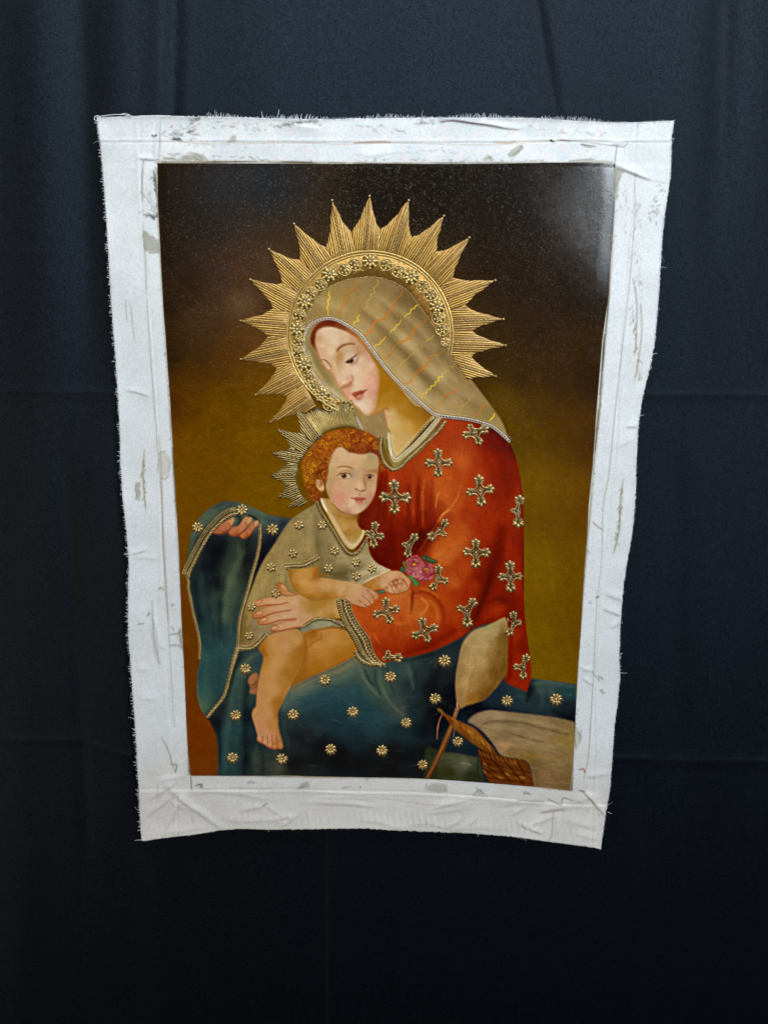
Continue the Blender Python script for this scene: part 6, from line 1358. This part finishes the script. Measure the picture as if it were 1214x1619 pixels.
def build_backdrop(M):
    gx = np.concatenate([np.linspace(-520, 0, 60)[:-1], np.linspace(0, 1214, 330), np.linspace(1214, 1740, 60)[1:]])
    gy = np.concatenate([np.linspace(-420, 0, 50)[:-1], np.linspace(0, 1619, 440), np.linspace(1619, 2100, 50)[1:]])
    X, Y = np.meshgrid(gx, gy); x, y = X.ravel(), Y.ravel()
    h = np.zeros_like(x)
    ny = np.clip(y, -420, 2100)
    # soft hanging folds: centre line x0 + slope, half width, depth (mm)
    for x0, sl, w, mm, y0, y1 in ((276, -.02, 15, -3.2, -500, 420), (262, 0, 34, 2.2, -500, 900), (128, .03, 26, -3.0, -500, 560), (60, .02, 40, 2.4, -500, 900), (195, .01, 28, 1.8, -500, 560), (845, .17, 13, -2.6, -500, 240), (905, .1, 55, 2.0, -500, 260),
                                  (1142, -.03, 20, -3.4, -500, 330), (1195, 0, 30, 2.6, -500, 420), (735, .12, 40, -1.2, -500, 240), (660, .0, 60, 1.6, -500, 260), (410, 0, 70, 1.6, -500, 260), (1090, .02, 30, 1.6, -300, 800), (98, .06, 12, -1.8, 640, 1350), (150, .07, 26, 1.6, 640, 1300),
                                  (30, .0, 34, 1.6, 620, 1700), (512, 0, 5, -2.0, 1240, 2100), (530, .01, 22, 1.4, 1240, 2100), (255, .0, 34, 1.2, 1200, 2100), (780, -.2, 6, .9, 1300, 1640), (415, -.6, 4, .8, 1370, 1470), (1120, .03, 40, 1.4, 640, 1300), (1060, .02, 22, -1.2, 640, 1250), (1190, .0, 20, 1.3, 1200, 1800), (1005, .0, 20, 1, 1250, 1800), (700, .05, 40, 1, 1320, 1900)):
        xc = x0 + sl * (y - max(y0, 0)); k = smooth1(y, y0, y0 + 130) * (1 - smooth1(y, y1 - 130, y1 + 60)) if y0 > -400 else (1 - smooth1(y, y1 - 160, y1 + 120))
        h += mm * .0016 * np.exp(-((x - xc) / w)**2) * k
    # creases where the cloth had been folded for storage
    def crease(fy, mm, w):
        d = y - fy
        return mm * .001 * np.exp(-np.abs(d) / w) * np.where(d < 0, .55, 1.0)
    left = 1 - smooth1(x, 420, 600); right = smooth1(x, 420, 600)
    h += crease(616 + .012 * x - .012 * np.clip(x - 600, 0, 999), 1.7, 8.0) + crease(1168 + smooth1(x, 110, 210) * 24 + smooth1(x, 400, 900) * 6 + .02 * np.clip(x - 1000, 0, 300), 1.5, 9.0) + crease(60 - 0 * x - 400, 1, 9)
    rr = np.random.RandomState(2)
    h += .0006 * np.interp(x, np.linspace(-520, 1740, 60), rr.uniform(-1, 1, 60)) * np.interp(y, np.linspace(-420, 2100, 20), rr.uniform(.2, 1, 20))
    # the canvas presses the cloth flat behind it
    ins = smooth1(np.minimum(np.minimum(x - O_LEF(y), O_RIG(y) - x), np.minimum(y - O_TOP(x), O_BOT(x) - y)), -18, 14)
    h = np.clip(h, -.008, .008) - .0105
    h = h * (1 - ins) + np.minimum(h, -.0085) * ins
    V = to3d(x, y, h); n = len(gx)
    i = np.arange(len(gy) - 1)[:, None] * n; j = np.arange(n - 1)[None]
    F = np.stack([i + j, i + n + j, i + n + j + 1, i + j + 1], -1).reshape(-1, 4)
    o = link('cloth_backdrop', mesh_from('cloth_backdrop', V, F, [M['cloth']]))
    s = o.modifiers.new('thickness', 'SOLIDIFY'); s.thickness = .0012; s.offset = -1
    o['label'] = 'blue-black cloth hanging in soft folds and storage creases behind the painting'; o['category'] = 'cloth backdrop'
    return o

# ------------------------------------------------------------------ run
CAN[:] = paint_border(); paint_border_marks(); BORDER = CAN.copy(); MASKS.clear()
paint_all()
MT = make_materials()
root = bpy.data.objects.new('painting', None); scene.collection.objects.link(root); root.empty_display_size = .1
root.location = (0, 0, 0)
root['label'] = 'unstretched oil painting of a veiled mother holding a child, gilded relief, white frayed canvas margin'; root['category'] = 'painting'
build_backdrop(MT); build_canvas(MT, root); PARTS = build_picture(MT, root); build_halos(MT, root); build_relief(MT, PARTS)
